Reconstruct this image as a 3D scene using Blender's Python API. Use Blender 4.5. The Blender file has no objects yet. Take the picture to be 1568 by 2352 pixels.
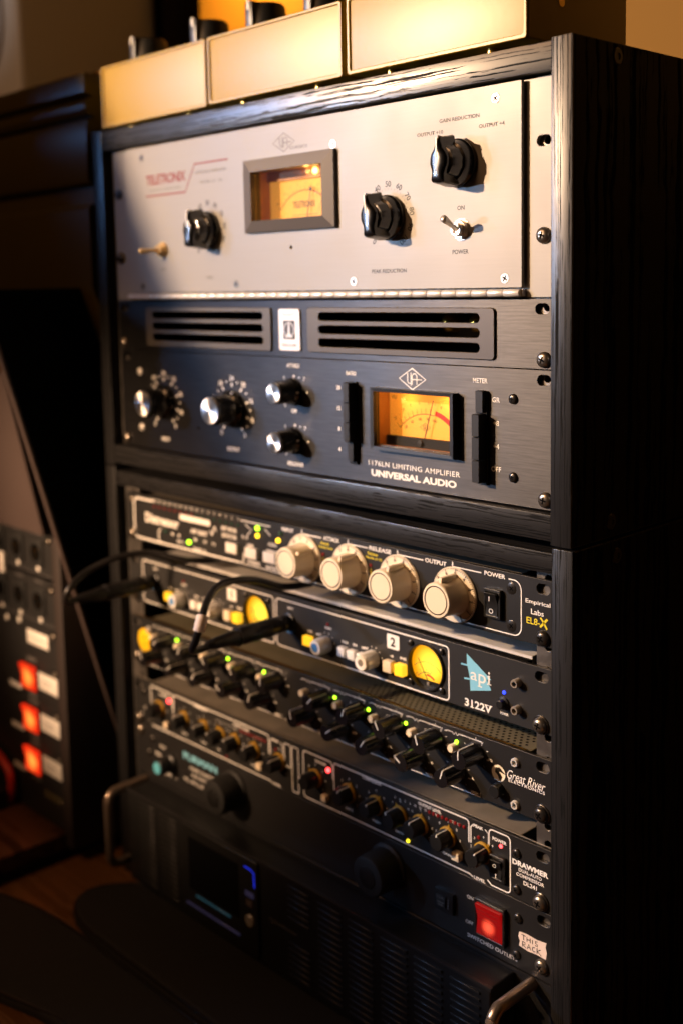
import bpy, bmesh, math, random
from mathutils import Vector, Matrix
random.seed(7)
S = 0.001                      # everything below is written in millimetres
PI = math.pi
scene = bpy.context.scene
COL = scene.collection

# ------------------------------------------------------------------ camera
cam_d = bpy.data.cameras.new('camera'); cam = bpy.data.objects.new('camera', cam_d); COL.objects.link(cam)
yaw, pitch, roll = -0.815, -0.114, -0.020
fw = Vector((math.sin(yaw)*math.cos(pitch), math.cos(yaw)*math.cos(pitch), math.sin(pitch)))
r0 = Vector((math.cos(yaw), -math.sin(yaw), 0)); u0 = r0.cross(fw)
rt = math.cos(roll)*r0 + math.sin(roll)*u0; up = -math.sin(roll)*r0 + math.cos(roll)*u0
M = Matrix(((rt.x, up.x, -fw.x, 0), (rt.y, up.y, -fw.y, 0), (rt.z, up.z, -fw.z, 0), (0, 0, 0, 1)))
M.translation = Vector((892.86, -575.83, -122.28))*S
cam.matrix_world = M
cam_d.sensor_fit = 'HORIZONTAL'; cam_d.sensor_width = 24.0; cam_d.lens = 2593.4/1568*24
cam_d.shift_x = (784-760.7)/1568; cam_d.shift_y = -(1176-949.6)/1568
cam_d.clip_start = 0.01; cam_d.clip_end = 50
cam_d.dof.use_dof = True; cam_d.dof.focus_distance = 0.722; cam_d.dof.aperture_fstop = 3.5
cam_d.dof.aperture_blades = 9
scene.camera = cam

# ------------------------------------------------------------------ light
w = bpy.data.worlds.new('World'); scene.world = w; w.use_nodes = True
bg = w.node_tree.nodes['Background']; bg.inputs[0].default_value = (1.0, 0.62, 0.36, 1); bg.inputs[1].default_value = 0.002

def aim(o, p, t):
    o.location = Vector(p)*S
    o.rotation_euler = (Vector(t)-Vector(p)).to_track_quat('-Z', 'Y').to_euler()
def lamp(name, kind, p, t, power, color, **kw):
    d = bpy.data.lights.new(name, kind); d.energy = power; d.color = color
    for k, v in kw.items(): setattr(d, k, v)
    o = bpy.data.objects.new(name, d); COL.objects.link(o); aim(o, p, t); return o
# shaded warm lamp in front of the rack, to the left of the camera
lamp('warm_lamp', 'SPOT', (-480, -1130, 300), (3448, 0, 1499), 165, (1.0, 0.655, 0.385), spot_size=math.radians(116.1), spot_blend=0.006, shadow_soft_size=0.022)
# cool light of a screen and of a window further off, both cut by the same edge as the lamp
lamp('cool_screen', 'SPOT', (-760, -1180, 0), (4397, 0, 940), 34.0, (0.46, 0.66, 1.0), spot_size=math.radians(88.3), spot_blend=0.02, shadow_soft_size=0.035)
lamp('cool_window', 'SPOT', (-1350, -1330, 420), (6259, 0, -180), 44.0, (0.20, 0.46, 1.0), spot_size=math.radians(68.3), spot_blend=0.02, shadow_soft_size=0.13)
# wall_lamp: warm room lamp behind the rack that washes the wall
lamp('monitor_fill', 'SPOT', (-520, -330, 420), (-375, 70, 235), 3.2, (1.0, 0.95, 0.90), spot_size=math.radians(17), spot_blend=0.5, shadow_soft_size=0.05)  # unseen fill added to brighten the white monitor
lamp('wall_lamp', 'SPOT', (-330, 335, 430), (-370, 500, 290), 22.0, (1.0, 0.50, 0.10), spot_size=math.radians(100), spot_blend=0.9, shadow_soft_size=0.05)
# soft warm fill added in front of the rack to lift shaded parts
lamp('room_fill', 'AREA', (-100, -1300, 800), (100, 0, -200), 5.2, (1.0, 0.50, 0.22), shape='DISK', size=0.5)
# spot added to lift the patch cabinet and lower left of the rack
lamp('patch_fill', 'SPOT', (-170, -900, -120), (20, 0, -395), 78.0, (1.0, 0.62, 0.36), spot_size=math.radians(30), spot_blend=0.75, shadow_soft_size=0.06)
scene.view_settings.view_transform = 'Standard'; scene.view_settings.look = 'None'
scene.view_settings.exposure = 0.18; scene.view_settings.gamma = 1.0

# ------------------------------------------------------------------ materials
MAT = {}
def nt(name):
    m = bpy.data.materials.new(name); m.use_nodes = True; MAT[name] = m
    return m, m.node_tree, m.node_tree.nodes, m.node_tree.links, m.node_tree.nodes['Principled BSDF']
def plain(name, col, rough=0.5, metal=0.0, spec=0.5, coat=0.0, em=None, es=0.0, var=0.0, scale=60, bump=0.0):
    m, t, n, l, p = nt(name)
    p.inputs['Base Color'].default_value = (*col, 1); p.inputs['Roughness'].default_value = rough
    p.inputs['Metallic'].default_value = metal; p.inputs['Specular IOR Level'].default_value = spec
    p.inputs['Coat Weight'].default_value = coat
    if em: p.inputs['Emission Color'].default_value = (*em, 1); p.inputs['Emission Strength'].default_value = es
    if var or bump:
        tc = n.new('ShaderNodeTexCoord'); nz = n.new('ShaderNodeTexNoise')
        nz.inputs['Scale'].default_value = scale; nz.inputs['Detail'].default_value = 6
        l.new(tc.outputs['Object'], nz.inputs['Vector'])
        if var:
            mx = n.new('ShaderNodeMix'); mx.data_type = 'RGBA'
            mx.inputs[6].default_value = (*[c*(1-var) for c in col], 1); mx.inputs[7].default_value = (*[min(1, c*(1+var)) for c in col], 1)
            l.new(nz.outputs['Fac'], mx.inputs[0]); l.new(mx.outputs[2], p.inputs['Base Color'])
            mr = n.new('ShaderNodeMapRange'); mr.inputs[3].default_value = max(0.02, rough-0.12*var*3); mr.inputs[4].default_value = min(1, rough+0.12*var*3)
            l.new(nz.outputs['Fac'], mr.inputs[0]); l.new(mr.outputs[0], p.inputs['Roughness'])
        if bump:
            nz2 = n.new('ShaderNodeTexNoise'); nz2.inputs['Scale'].default_value = scale*12; nz2.inputs['Detail'].default_value = 3
            l.new(tc.outputs['Object'], nz2.inputs['Vector'])
            b = n.new('ShaderNodeBump'); b.inputs['Strength'].default_value = bump; b.inputs['Distance'].default_value = 0.0004
            l.new(nz2.outputs['Fac'], b.inputs['Height']); l.new(b.outputs[0], p.inputs['Normal'])
    return m
def brushed(name, col, rough, metal, amt=0.35, sx=4.0, sz=900.0, bump=0.12, aniso=0.0, spec=0.5):
    m, t, n, l, p = nt(name); p.inputs['Specular IOR Level'].default_value = spec
    p.inputs['Metallic'].default_value = metal
    tc = n.new('ShaderNodeTexCoord'); mp = n.new('ShaderNodeMapping'); mp.inputs['Scale'].default_value = (sx*18, 60, sz)
    nz = n.new('ShaderNodeTexNoise'); nz.inputs['Scale'].default_value = 1.0; nz.inputs['Detail'].default_value = 5; nz.inputs['Roughness'].default_value = 0.65
    l.new(tc.outputs['Object'], mp.inputs['Vector']); l.new(mp.outputs[0], nz.inputs['Vector'])
    mx = n.new('ShaderNodeMix'); mx.data_type = 'RGBA'
    mx.inputs[6].default_value = (*[c*(1-amt) for c in col], 1); mx.inputs[7].default_value = (*[min(1, c*(1+amt)) for c in col], 1)
    l.new(nz.outputs['Fac'], mx.inputs[0]); l.new(mx.outputs[2], p.inputs['Base Color'])
    mr = n.new('ShaderNodeMapRange'); mr.inputs[3].default_value = rough-0.08; mr.inputs[4].default_value = rough+0.1
    nz2 = n.new('ShaderNodeTexNoise'); nz2.inputs['Scale'].default_value = 14; nz2.inputs['Detail'].default_value = 4
    l.new(tc.outputs['Object'], nz2.inputs['Vector']); l.new(nz2.outputs['Fac'], mr.inputs[0]); l.new(mr.outputs[0], p.inputs['Roughness'])
    b = n.new('ShaderNodeBump'); b.inputs['Strength'].default_value = bump; b.inputs['Distance'].default_value = 0.0002
    l.new(nz.outputs['Fac'], b.inputs['Height']); l.new(b.outputs[0], p.inputs['Normal'])
    if aniso:
        p.inputs['Anisotropic'].default_value = aniso
        cx = n.new('ShaderNodeCombineXYZ'); cx.inputs[2].default_value = 1.0; l.new(cx.outputs[0], p.inputs['Tangent'])
    return m
def wood(name, axis, dark, light, rough=0.38, gscale=1.0, bump=0.5, fine=1.0, spec=0.5, warp=1.0, coat=0.0):
    # open-grained black ash: long wavy pores along one axis
    m, t, n, l, p = nt(name)
    tc = n.new('ShaderNodeTexCoord'); mp = n.new('ShaderNodeMapping')
    a, b_ = 7*gscale, 330*gscale*fine
    sc = {'X': (a, b_, b_), 'Z': (b_, b_, a), 'Y': (b_, a, b_)}[axis]
    mp.inputs['Scale'].default_value = sc
    wz = n.new('ShaderNodeTexNoise'); wz.inputs['Scale'].default_value = 26; wz.inputs['Detail'].default_value = 2
    l.new(tc.outputs['Object'], wz.inputs['Vector'])
    add = n.new('ShaderNodeVectorMath'); add.operation = 'MULTIPLY_ADD'; add.inputs[1].default_value = (0.008*warp, 0.008*warp, 0.008*warp)
    l.new(wz.outputs['Color'], add.inputs[0]); l.new(tc.outputs['Object'], add.inputs[2]); l.new(add.outputs[0], mp.inputs['Vector'])
    nz = n.new('ShaderNodeTexNoise'); nz.inputs['Scale'].default_value = 1.0; nz.inputs['Detail'].default_value = 6; nz.inputs['Roughness'].default_value = 0.62
    l.new(mp.outputs[0], nz.inputs['Vector'])
    p.inputs['Specular IOR Level'].default_value = spec; p.inputs['Coat Weight'].default_value = coat; p.inputs['Coat Roughness'].default_value = 0.2
    cr = n.new('ShaderNodeValToRGB'); cr.color_ramp.elements[0].position = 0.445; cr.color_ramp.elements[1].position = 0.49
    l.new(nz.outputs['Fac'], cr.inputs[0])
    mx = n.new('ShaderNodeMix'); mx.data_type = 'RGBA'; mx.inputs[6].default_value = (*dark, 1); mx.inputs[7].default_value = (*light, 1)
    l.new(cr.outputs[0], mx.inputs[0]); l.new(mx.outputs[2], p.inputs['Base Color'])
    mr = n.new('ShaderNodeMapRange'); mr.inputs[3].default_value = rough+0.3; mr.inputs[4].default_value = rough
    l.new(cr.outputs[0], mr.inputs[0]); l.new(mr.outputs[0], p.inputs['Roughness'])
    ms = n.new('ShaderNodeMapRange'); ms.inputs[3].default_value = spec*0.12; ms.inputs[4].default_value = spec
    l.new(cr.outputs[0], ms.inputs[0]); l.new(ms.outputs[0], p.inputs['Specular IOR Level'])
    b = n.new('ShaderNodeBump'); b.inputs['Strength'].default_value = bump; b.inputs['Distance'].default_value = 0.0006
    l.new(cr.outputs[0], b.inputs['Height']); l.new(b.outputs[0], p.inputs['Normal'])
    return m
def glow(name, col, st):
    m, t, n, l, p = nt(name)
    p.inputs['Base Color'].default_value = (*[c*0.5 for c in col], 1); p.inputs['Emission Color'].default_value = (*col, 1)
    p.inputs['Emission Strength'].default_value = st; p.inputs['Roughness'].default_value = 0.3
    return m
def glass(name, tint=(1, 1, 1), refl=0.6):
    m, t, n, l, p = nt(name)
    n.remove(p); out = n['Material Output']
    tr = n.new('ShaderNodeBsdfTransparent'); tr.inputs[0].default_value = (*tint, 1)
    gl = n.new('ShaderNodeBsdfGlossy'); gl.inputs['Roughness'].default_value = 0.06
    fr = n.new('ShaderNodeFresnel'); fr.inputs[0].default_value = 1.45
    ml = n.new('ShaderNodeMath'); ml.operation = 'MULTIPLY'; ml.inputs[1].default_value = refl
    mx = n.new('ShaderNodeMixShader'); l.new(fr.outputs[0], ml.inputs[0]); l.new(ml.outputs[0], mx.inputs[0])
    l.new(tr.outputs[0], mx.inputs[1]); l.new(gl.outputs[0], mx.inputs[2]); l.new(mx.outputs[0], out.inputs[0])
    return m

brushed('silver_panel', (0.262, 0.250, 0.232), 0.42, 0.12, amt=0.06, sx=1.2, sz=1100, bump=0.03, aniso=0.5, spec=0.22)
brushed('black_brushed', (0.037, 0.036, 0.037), 0.40, 0.80, amt=0.75, sx=2.2, sz=800, bump=0.14, aniso=0.75)
plain('grille_grey', (0.068, 0.057, 0.047), 0.45, 0.4, var=0.08, scale=40, bump=0.05)
plain('panel_black', (0.010, 0.0095, 0.0095), 0.42, 0.0, 0.5, var=0.12, scale=30, bump=0.06)
brushed('panel_black_brushed', (0.026, 0.025, 0.024), 0.42, 0.5, amt=0.35, sx=3, sz=1300, bump=0.1)
plain('panel_charcoal', (0.016, 0.0155, 0.0155), 0.45, 0.0, 0.5, var=0.12, scale=30, bump=0.06)
plain('void', (0.002, 0.002, 0.002), 0.9, 0, 0.05)
plain('bakelite', (0.006, 0.006, 0.007), 0.24, 0, 0.8, coat=0.3)
plain('black_plastic', (0.008, 0.008, 0.008), 0.38, 0, 0.45, var=0.1, scale=90)
plain('black_matte', (0.010, 0.010, 0.010), 0.62, 0, 0.35)
plain('button_black', (0.007, 0.007, 0.008), 0.5, 0, 0.35)
plain('rubber', (0.012, 0.011, 0.011), 0.30, 0, 0.4)
plain('chrome', (0.78, 0.73, 0.66), 0.24, 0.7)
plain('brass', (0.80, 0.58, 0.28), 0.28, 0.6)
plain('hinge_steel', (0.62, 0.59, 0.55), 0.32, 0.25)
plain('screw_nickel', (0.70, 0.67, 0.62), 0.35, 0.3)
plain('screw_black', (0.06, 0.055, 0.05), 0.28, 0.8)
plain('screw_bronze', (0.22, 0.19, 0.155), 0.30, 0.9)
plain('steel_dull', (0.34, 0.30, 0.25), 0.36, 0.5, var=0.25, scale=70)
plain('steel_bright', (0.80, 0.77, 0.73), 0.32, 0.3, var=0.15, scale=60)
plain('rail_steel', (0.16, 0.145, 0.13), 0.4, 0.8, var=0.45, scale=110, bump=0.2)
plain('chassis_olive', (0.17, 0.15, 0.10), 0.42, 0.2, var=0.2, scale=60)
plain('handle_metal', (0.34, 0.26, 0.20), 0.32, 0.9)
brushed('spun_alu', (0.80, 0.78, 0.76), 0.22, 1.0, amt=0.05, sx=20, sz=20, bump=0.0)
plain('cream_plastic', (0.78, 0.66, 0.48), 0.35, 0, 0.5, var=0.04, scale=50)
plain('cream_dial', (0.72, 0.62, 0.47), 0.4, 0, 0.5, var=0.04, scale=50)
plain('white_plastic', (0.82, 0.78, 0.72), 0.4)
plain('print_white', (0.86, 0.83, 0.78), 0.5)
plain('print_grey', (0.10, 0.095, 0.09), 0.6)
plain('print_black', (0.012, 0.012, 0.014), 0.5)
plain('print_dim', (0.045, 0.042, 0.042), 0.6)
plain('print_red', (0.15, 0.010, 0.007), 0.6)
plain('print_yellow', (0.72, 0.60, 0.02), 0.5)
plain('print_blue', (0.20, 0.52, 0.70), 0.5)
plain('yellow_disc', (0.80, 0.50, 0.01), 0.35)
plain('box_cream', (0.30, 0.190, 0.011), 0.38, 0.0, 0.45, coat=0.0, var=0.05, scale=12, bump=0.10)
plain('box_edge', (0.50, 0.30, 0.06), 0.35)
plain('gold_foot', (0.70, 0.45, 0.12), 0.3, 0.9)
plain('badge_silver', (0.72, 0.68, 0.66), 0.35, 0.2)
plain('meter_bezel_grey', (0.085, 0.073, 0.065), 0.45, 0.2, var=0.05, scale=30)
plain('meter_wall', (0.45, 0.20, 0.05), 0.5)  # amber lamp glow is put into the colour of the well walls
plain('paper', (0.72, 0.60, 0.52), 0.8, var=0.08, scale=90)
plain('ink', (0.02, 0.015, 0.02), 0.6)
plain('wall_paint', (0.20, 0.105, 0.010), 0.75, var=0.05, scale=5, bump=0.1)
plain('dark_cabinet', (0.005, 0.0025, 0.0014), 0.7, 0.0, 0.1, var=0.2, scale=8)
plain('gloss_dark', (0.040, 0.026, 0.004), 0.30, 0.0, 0.6, var=0.15, scale=9)  # gold reflection on the hutch is put into this base colour
plain('mauve_panel', (0.060, 0.042, 0.038), 0.5, var=0.06, scale=30)
plain('brown_board', (0.022, 0.015, 0.013), 0.55)
plain('speaker_white', (0.55, 0.55, 0.56), 0.5)
plain('speaker_grey', (0.35, 0.35, 0.37), 0.5)
plain('desk_pad', (0.010, 0.009, 0.008), 0.8, var=0.2, scale=150, bump=0.3)
plain('red_cord', (0.55, 0.03, 0.015), 0.45)
plain('gold', (0.75, 0.42, 0.08), 0.25, 1.0)
plain('gunmetal', (0.05, 0.048, 0.05), 0.3, 0.7)
plain('olive_ribbon', (0.07, 0.055, 0.02), 0.6)
wood('ash_horizontal', 'X', (0.003, 0.003, 0.003), (0.013, 0.0125, 0.013), rough=0.31, bump=0.03, fine=2.3, warp=0.42, spec=0.75, coat=0.0)
wood('ash_vertical', 'Z', (0.005, 0.005, 0.005), (0.010, 0.0095, 0.0098), rough=0.34, bump=0.015, fine=2.6, warp=0.2, spec=0.5, coat=0.0)
wood('ash_shaded', 'Z', (0.004, 0.0033, 0.0026), (0.0065, 0.0052, 0.0042), rough=0.6, gscale=0.5, bump=0.06, spec=0.12)  # darker copy of the ash, shade of the side face in its colour
wood('desk_wood', 'X', (0.12, 0.050, 0.013), (0.16, 0.068, 0.019), rough=0.4, gscale=0.35, bump=0.05)
wood('ledge_wood', 'X', (0.05, 0.020, 0.009), (0.085, 0.035, 0.014), rough=0.45, gscale=0.3, bump=0.1)
glow('led_green', (0.45, 1.0, 0.02), 5.0)
glow('led_amber', (1.0, 0.60, 0.02), 4.0)
glow('led_red', (1.0, 0.05, 0.05), 6.0)
glow('led_yellow', (1.0, 0.75, 0.02), 3.0)
glow('led_blue', (0.03, 0.06, 1.0), 2.5)
glow('lit_yellow', (1.0, 0.50, 0.02), 1.25)
def glow_radial(name, c_in, c_out, r0_, r1_, s_in, s_out, centre=(0, 0, 0)):
    # translucent cap with its bulb behind the middle
    m, t, n, l, p = nt(name)
    tc = n.new('ShaderNodeTexCoord'); vm = n.new('ShaderNodeVectorMath'); vm.operation = 'DISTANCE'; vm.inputs[1].default_value = centre
    mr = n.new('ShaderNodeMapRange'); mr.inputs[1].default_value = r0_; mr.inputs[2].default_value = r1_; mr.interpolation_type = 'SMOOTHSTEP'
    l.new(tc.outputs['Object'], vm.inputs[0]); l.new(vm.outputs['Value'], mr.inputs[0])
    mx = n.new('ShaderNodeMix'); mx.data_type = 'RGBA'; mx.inputs[6].default_value = (*[c*s_in for c in c_in], 1); mx.inputs[7].default_value = (*[c*s_out for c in c_out], 1)
    l.new(mr.outputs[0], mx.inputs[0]); l.new(mx.outputs[2], p.inputs['Emission Color']); p.inputs['Emission Strength'].default_value = 1.0
    p.inputs['Base Color'].default_value = (*[c*0.06 for c in c_out], 1); p.inputs['Roughness'].default_value = 0.3
glow_radial('lit_orange', (1.0, 0.22, 0.03), (1.0, 0.03, 0.006), 0.002, 0.014, 1.9, 0.8, (0, -0.003, 0))
glow('lit_orange_core', (1.0, 0.20, 0.025), 2.0)
glow_radial('lit_red', (1.0, 0.09, 0.04), (1.0, 0.010, 0.010), 0.0005, 0.0075, 1.5, 0.22, (-0.001, -0.003, -0.004))
glow('lit_red_core', (1.0, 0.10, 0.05), 1.6)
glow('ring_blue', (0.02, 0.04, 1.0), 0.8)
glow('lcd_teal', (0.05, 0.20, 0.30), 0.10)
glow('lcd_violet', (0.10, 0.10, 0.26), 0.07)
plain('slat_dark', (0.022, 0.021, 0.020), 0.4, 0.3)
def dial(name, base, em, es):
    m = plain(name, base, 0.7, em=em, es=es); return m
dial('dial_amber', (0.78, 0.44, 0.10), (1.0, 0.43, 0.06), 0.55)
dial('dial_orange', (0.80, 0.40, 0.08), (1.0, 0.34, 0.03), 0.60)
glow_radial('dial_yellow', (1.0, 0.66, 0.05), (1.0, 0.36, 0.004), 0.003, 0.017, 1.7, 0.95, (0.002, 0, 0.001))
glow('bulb', (1.0, 0.62, 0.16), 9.0)
glow('led_off_red', (0.30, 0.01, 0.01), 0.15)
glow('led_off_green', (0.02, 0.10, 0.06), 0.10)
plain('button_blue', (0.06, 0.22, 0.50), 0.3)
plain('button_cyan', (0.10, 0.42, 0.55), 0.4)
plain('knob_yellow', (0.36, 0.20, 0.008), 0.45)
plain('needle_black', (0.01, 0.01, 0.01), 0.5)
plain('arc_red', (0.65, 0.03, 0.02), 0.5)
glass('meter_glass', (0.98, 0.97, 0.95), 0.35)

# ------------------------------------------------------------------ mesh helpers
def mesh(bm, name, smooth=None):
    me = bpy.data.meshes.new(name); bm.normal_update(); bm.to_mesh(me); bm.free()
    if smooth is not None:
        me.polygons.foreach_set('use_smooth', [True]*len(me.polygons))
        try: me.set_sharp_from_angle(angle=math.radians(smooth))
        except Exception: pass
    return me
WPOS = {}
def put(name, me, mat=None, parent=None, loc=(0, 0, 0), rot=0.0, label=None, local=False):
    """one mesh object; loc in mm is a world place (relative to the parent's place)"""
    o = bpy.data.objects.new(name, me); COL.objects.link(o)
    if mat is not None:
        if len(me.materials) == 0: me.materials.append(MAT[mat])
        elif me.materials[0] is not MAT[mat]:
            o.material_slots[0].link = 'OBJECT'; o.material_slots[0].material = MAT[mat]
    L = Vector(loc)
    if parent is not None:
        o.parent = parent
        if not local: L = L - WPOS[parent.name]
    WPOS[o.name] = (WPOS[parent.name] + L) if parent is not None else L.copy()
    o.location = L*S
    if rot: o.rotation_euler = (0, rot, 0)
    if label: o['label'] = label
    return o
def thing(name, label, cat, loc=(0, 0, 0), group=None):
    o = bpy.data.objects.new(name, None); COL.objects.link(o); o.empty_display_size = 0.02
    o.location = Vector(loc)*S; WPOS[o.name] = Vector(loc)
    o['label'] = label; o['category'] = cat
    if group: o['group'] = group
    return o
def tag(o, label, cat, group=None):
    o['label'] = label; o['category'] = cat
    if group: o['group'] = group
    return o
def struct(o): o['kind'] = 'structure'; return o

def bm_box(bm, x0, x1, y0, y1, z0, z1):
    vs = [bm.verts.new((x*S, y*S, z*S)) for x in (x0, x1) for y in (y0, y1) for z in (z0, z1)]
    for f in ((0, 1, 3, 2), (4, 6, 7, 5), (0, 4, 5, 1), (2, 3, 7, 6), (0, 2, 6, 4), (1, 5, 7, 3)):
        bm.faces.new([vs[i] for i in f])
def box(x0, x1, y0, y1, z0, z1, bev=0.0, seg=2, name='box'):
    bm = bmesh.new(); bm_box(bm, x0, x1, y0, y1, z0, z1)
    bmesh.ops.recalc_face_normals(bm, faces=bm.faces[:])
    if bev: bmesh.ops.bevel(bm, geom=bm.edges[:], offset=bev*S, segments=seg, affect='EDGES', profile=0.6)
    return mesh(bm, name, 40 if bev else None)
_bc = {}
def cbox(w_, h_, d_, bev=0.0, seg=2):
    """box centred in x,z that stands d_ proud of y=0 towards the viewer (shared)"""
    k = (w_, h_, d_, bev, seg)
    if k not in _bc: _bc[k] = box(-w_/2, w_/2, -d_, 0, -h_/2, h_/2, bev, seg, 'block')
    return _bc[k]
def lathe(prof, n=40, rad=None, name='turned', cap=True, smooth=35):
    """profile of (radius, height towards viewer); turned round the panel normal"""
    bm = bmesh.new(); rings = []
    for r, h in prof:
        if r <= 1e-6: rings.append([bm.verts.new((0, -h*S, 0))]); continue
        ring = []
        for i in range(n):
            a = 2*PI*i/n; rr = r*(rad(a, h) if rad else 1)
            ring.append(bm.verts.new((rr*math.sin(a)*S, -h*S, rr*math.cos(a)*S)))
        rings.append(ring)
    for A, B in zip(rings, rings[1:]):
        if len(A) == 1 and len(B) == 1: continue
        for i in range(n):
            j = (i+1) % n
            if len(A) == 1: bm.faces.new((A[0], B[j], B[i]))
            elif len(B) == 1: bm.faces.new((A[i], A[j], B[0]))
            else: bm.faces.new((A[i], A[j], B[j], B[i]))
    if cap and len(rings[-1]) > 1: bm.faces.new(rings[-1])
    if cap and len(rings[0]) > 1: bm.faces.new(rings[0][::-1])
    bmesh.ops.recalc_face_normals(bm, faces=bm.faces[:])
    return mesh(bm, name, smooth)
def loft(outlines, name='loft', smooth=35):
    """outlines: list of (height, [(x,z)...]) with equal counts"""
    bm = bmesh.new(); R = []
    for h, pts in outlines: R.append([bm.verts.new((x*S, -h*S, z*S)) for x, z in pts])
    n = len(R[0])
    for A, B in zip(R, R[1:]):
        for i in range(n): bm.faces.new((A[i], A[(i+1) % n], B[(i+1) % n], B[i]))
    bm.faces.new(R[-1]); bm.faces.new(R[0][::-1])
    bmesh.ops.recalc_face_normals(bm, faces=bm.faces[:])
    return mesh(bm, name, smooth)
def tube(pts, r, n=12, name='tube', closed_ends=True, sub=8):
    """smooth tube along mm points; r number or list"""
    P = [Vector(p) for p in pts]
    if sub > 1 and len(P) > 2:
        Q = []; rr = []
        for i in range(len(P)-1):
            p0, p1, p2, p3 = P[max(i-1, 0)], P[i], P[i+1], P[min(i+2, len(P)-1)]
            for k in range(sub):
                t = k/sub
                Q.append(0.5*((2*p1)+(-p0+p2)*t+(2*p0-5*p1+4*p2-p3)*t*t+(-p0+3*p1-3*p2+p3)*t**3))
                rr.append((r[i]*(1-t)+r[i+1]*t) if isinstance(r, (list, tuple)) else r)
        Q.append(P[-1]); rr.append(r[-1] if isinstance(r, (list, tuple)) else r); P = Q
    else: rr = list(r) if isinstance(r, (list, tuple)) else [r]*len(P)
    bm = bmesh.new(); rings = []
    nrm = None
    for i, p in enumerate(P):
        t = (P[min(i+1, len(P)-1)]-P[max(i-1, 0)]).normalized()
        if nrm is None: nrm = t.orthogonal().normalized()
        nrm = (nrm - t*nrm.dot(t)).normalized(); b = t.cross(nrm)
        rings.append([bm.verts.new((p + (nrm*math.cos(2*PI*k/n)+b*math.sin(2*PI*k/n))*rr[i])*S) for k in range(n)])
    for A, B in zip(rings, rings[1:]):
        for k in range(n): bm.faces.new((A[k], A[(k+1) % n], B[(k+1) % n], B[k]))
    if closed_ends: bm.faces.new(rings[-1]); bm.faces.new(rings[0][::-1])
    bmesh.ops.recalc_face_normals(bm, faces=bm.faces[:])
    return mesh(bm, name, 50)
def arc(cx, cz, r, a0, a1, n=8):
    """clock angles (0 = up, clockwise), radians"""
    return [(cx+r*math.sin(a0+(a1-a0)*i/n), cz+r*math.cos(a0+(a1-a0)*i/n)) for i in range(n+1)]
def rrect(x0, x1, z0, z1, r, n=5):
    return (arc(x1-r, z1-r, r, 0, PI/2, n)+arc(x1-r, z0+r, r, PI/2, PI, n)+arc(x0+r, z0+r, r, PI, 1.5*PI, n)+arc(x0+r, z1-r, r, 1.5*PI, 2*PI, n))
def circle(cx, cz, r, n=24): return [(cx+r*math.sin(2*PI*i/n), cz+r*math.cos(2*PI*i/n)) for i in range(n)]
def stadium(cx, cz, w_, h_): return rrect(cx-w_/2, cx+w_/2, cz-h_/2, cz+h_/2, h_/2-0.01, 6)
def plate(outer, holes, th, bev=0.25, name='plate', front=0.0):
    """flat plate with real holes; front face at y=front, th thick backwards"""
    cu = bpy.data.curves.new('outline', 'CURVE'); cu.dimensions = '2D'; cu.fill_mode = 'BOTH'
    cu.extrude = max(th/2-bev, 0.0)*S; cu.bevel_depth = bev*S; cu.bevel_resolution = 1
    for pts in [outer]+list(holes):
        sp = cu.splines.new('POLY'); sp.points.add(len(pts)-1); sp.use_cyclic_u = True
        for p, (x, z) in zip(sp.points, pts): p.co = (x*S, z*S, 0, 1)
    cu.offset = -bev*S
    ob = bpy.data.objects.new('outline', cu); me = bpy.data.meshes.new_from_object(ob)
    for v in me.vertices:
        x, y, z = v.co; v.co = (x, front*S + th/2*S - z, y)
    bpy.data.objects.remove(ob); bpy.data.curves.remove(cu); me.name = name; me.materials.clear()
    return me
def ribbon(pts, wd, closed=False, name='print'):
    P = [Vector((x, z)) for x, z in pts]; n = len(P); bm = bmesh.new(); L = []; R = []
    for i in range(n):
        a = P[(i-1) % n] if (closed or i > 0) else P[i]; b = P[(i+1) % n] if (closed or i < n-1) else P[i]
        t = (b-a)
        if t.length < 1e-9: t = Vector((1, 0))
        t.normalize(); nn = Vector((-t.y, t.x))
        L.append(bm.verts.new(((P[i].x+nn.x*wd/2)*S, 0, (P[i].y+nn.y*wd/2)*S))); R.append(bm.verts.new(((P[i].x-nn.x*wd/2)*S, 0, (P[i].y-nn.y*wd/2)*S)))
    for i in range(n if closed else n-1):
        j = (i+1) % n; bm.faces.new((L[i], R[i], R[j], L[j]))
    return mesh(bm, name)
def polys(list_, name='print'):
    bm = bmesh.new()
    for pts in list_: bm.faces.new([bm.verts.new((x*S, 0, z*S)) for x, z in pts])
    return mesh(bm, name)
def join(meshes, name='print'):
    bm = bmesh.new()
    for me in meshes: bm.from_mesh(me)
    return mesh(bm, name)
def tmesh(text, cx, cz, w_=None, h_=None, bold=0.0, shear=0.0, rot=0.0, space=1.0, align='C'):
    cu = bpy.data.curves.new('text', 'FONT'); cu.body = text; cu.size = 1; cu.offset = bold; cu.shear = shear; cu.space_character = space
    cu.resolution_u = 3
    ob = bpy.data.objects.new('text', cu); me = bpy.data.meshes.new_from_object(ob)
    bpy.data.objects.remove(ob); bpy.data.curves.remove(cu); me.materials.clear()
    if not me.vertices: return me
    xs = [v.co.x for v in me.vertices]; ys = [v.co.y for v in me.vertices]
    x0, x1, y0, y1 = min(xs), max(xs), min(ys), max(ys)
    if h_ is None: k = w_/(x1-x0); sx = sy = k
    elif w_ is None: k = h_/(y1-y0); sx = sy = k
    else: sx = w_/(x1-x0); sy = h_/(y1-y0)
    ox = {'C': (x0+x1)/2, 'L': x0, 'R': x1}[align]
    c, s = math.cos(-rot), math.sin(-rot)
    for v in me.vertices:
        x = (v.co.x-ox)*sx; y = (v.co.y-(y0+y1)/2)*sy
        v.co = ((cx + x*c - y*s)*S, 0, (cz + x*s + y*c)*S)
    return me
PR = 0.12
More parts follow.
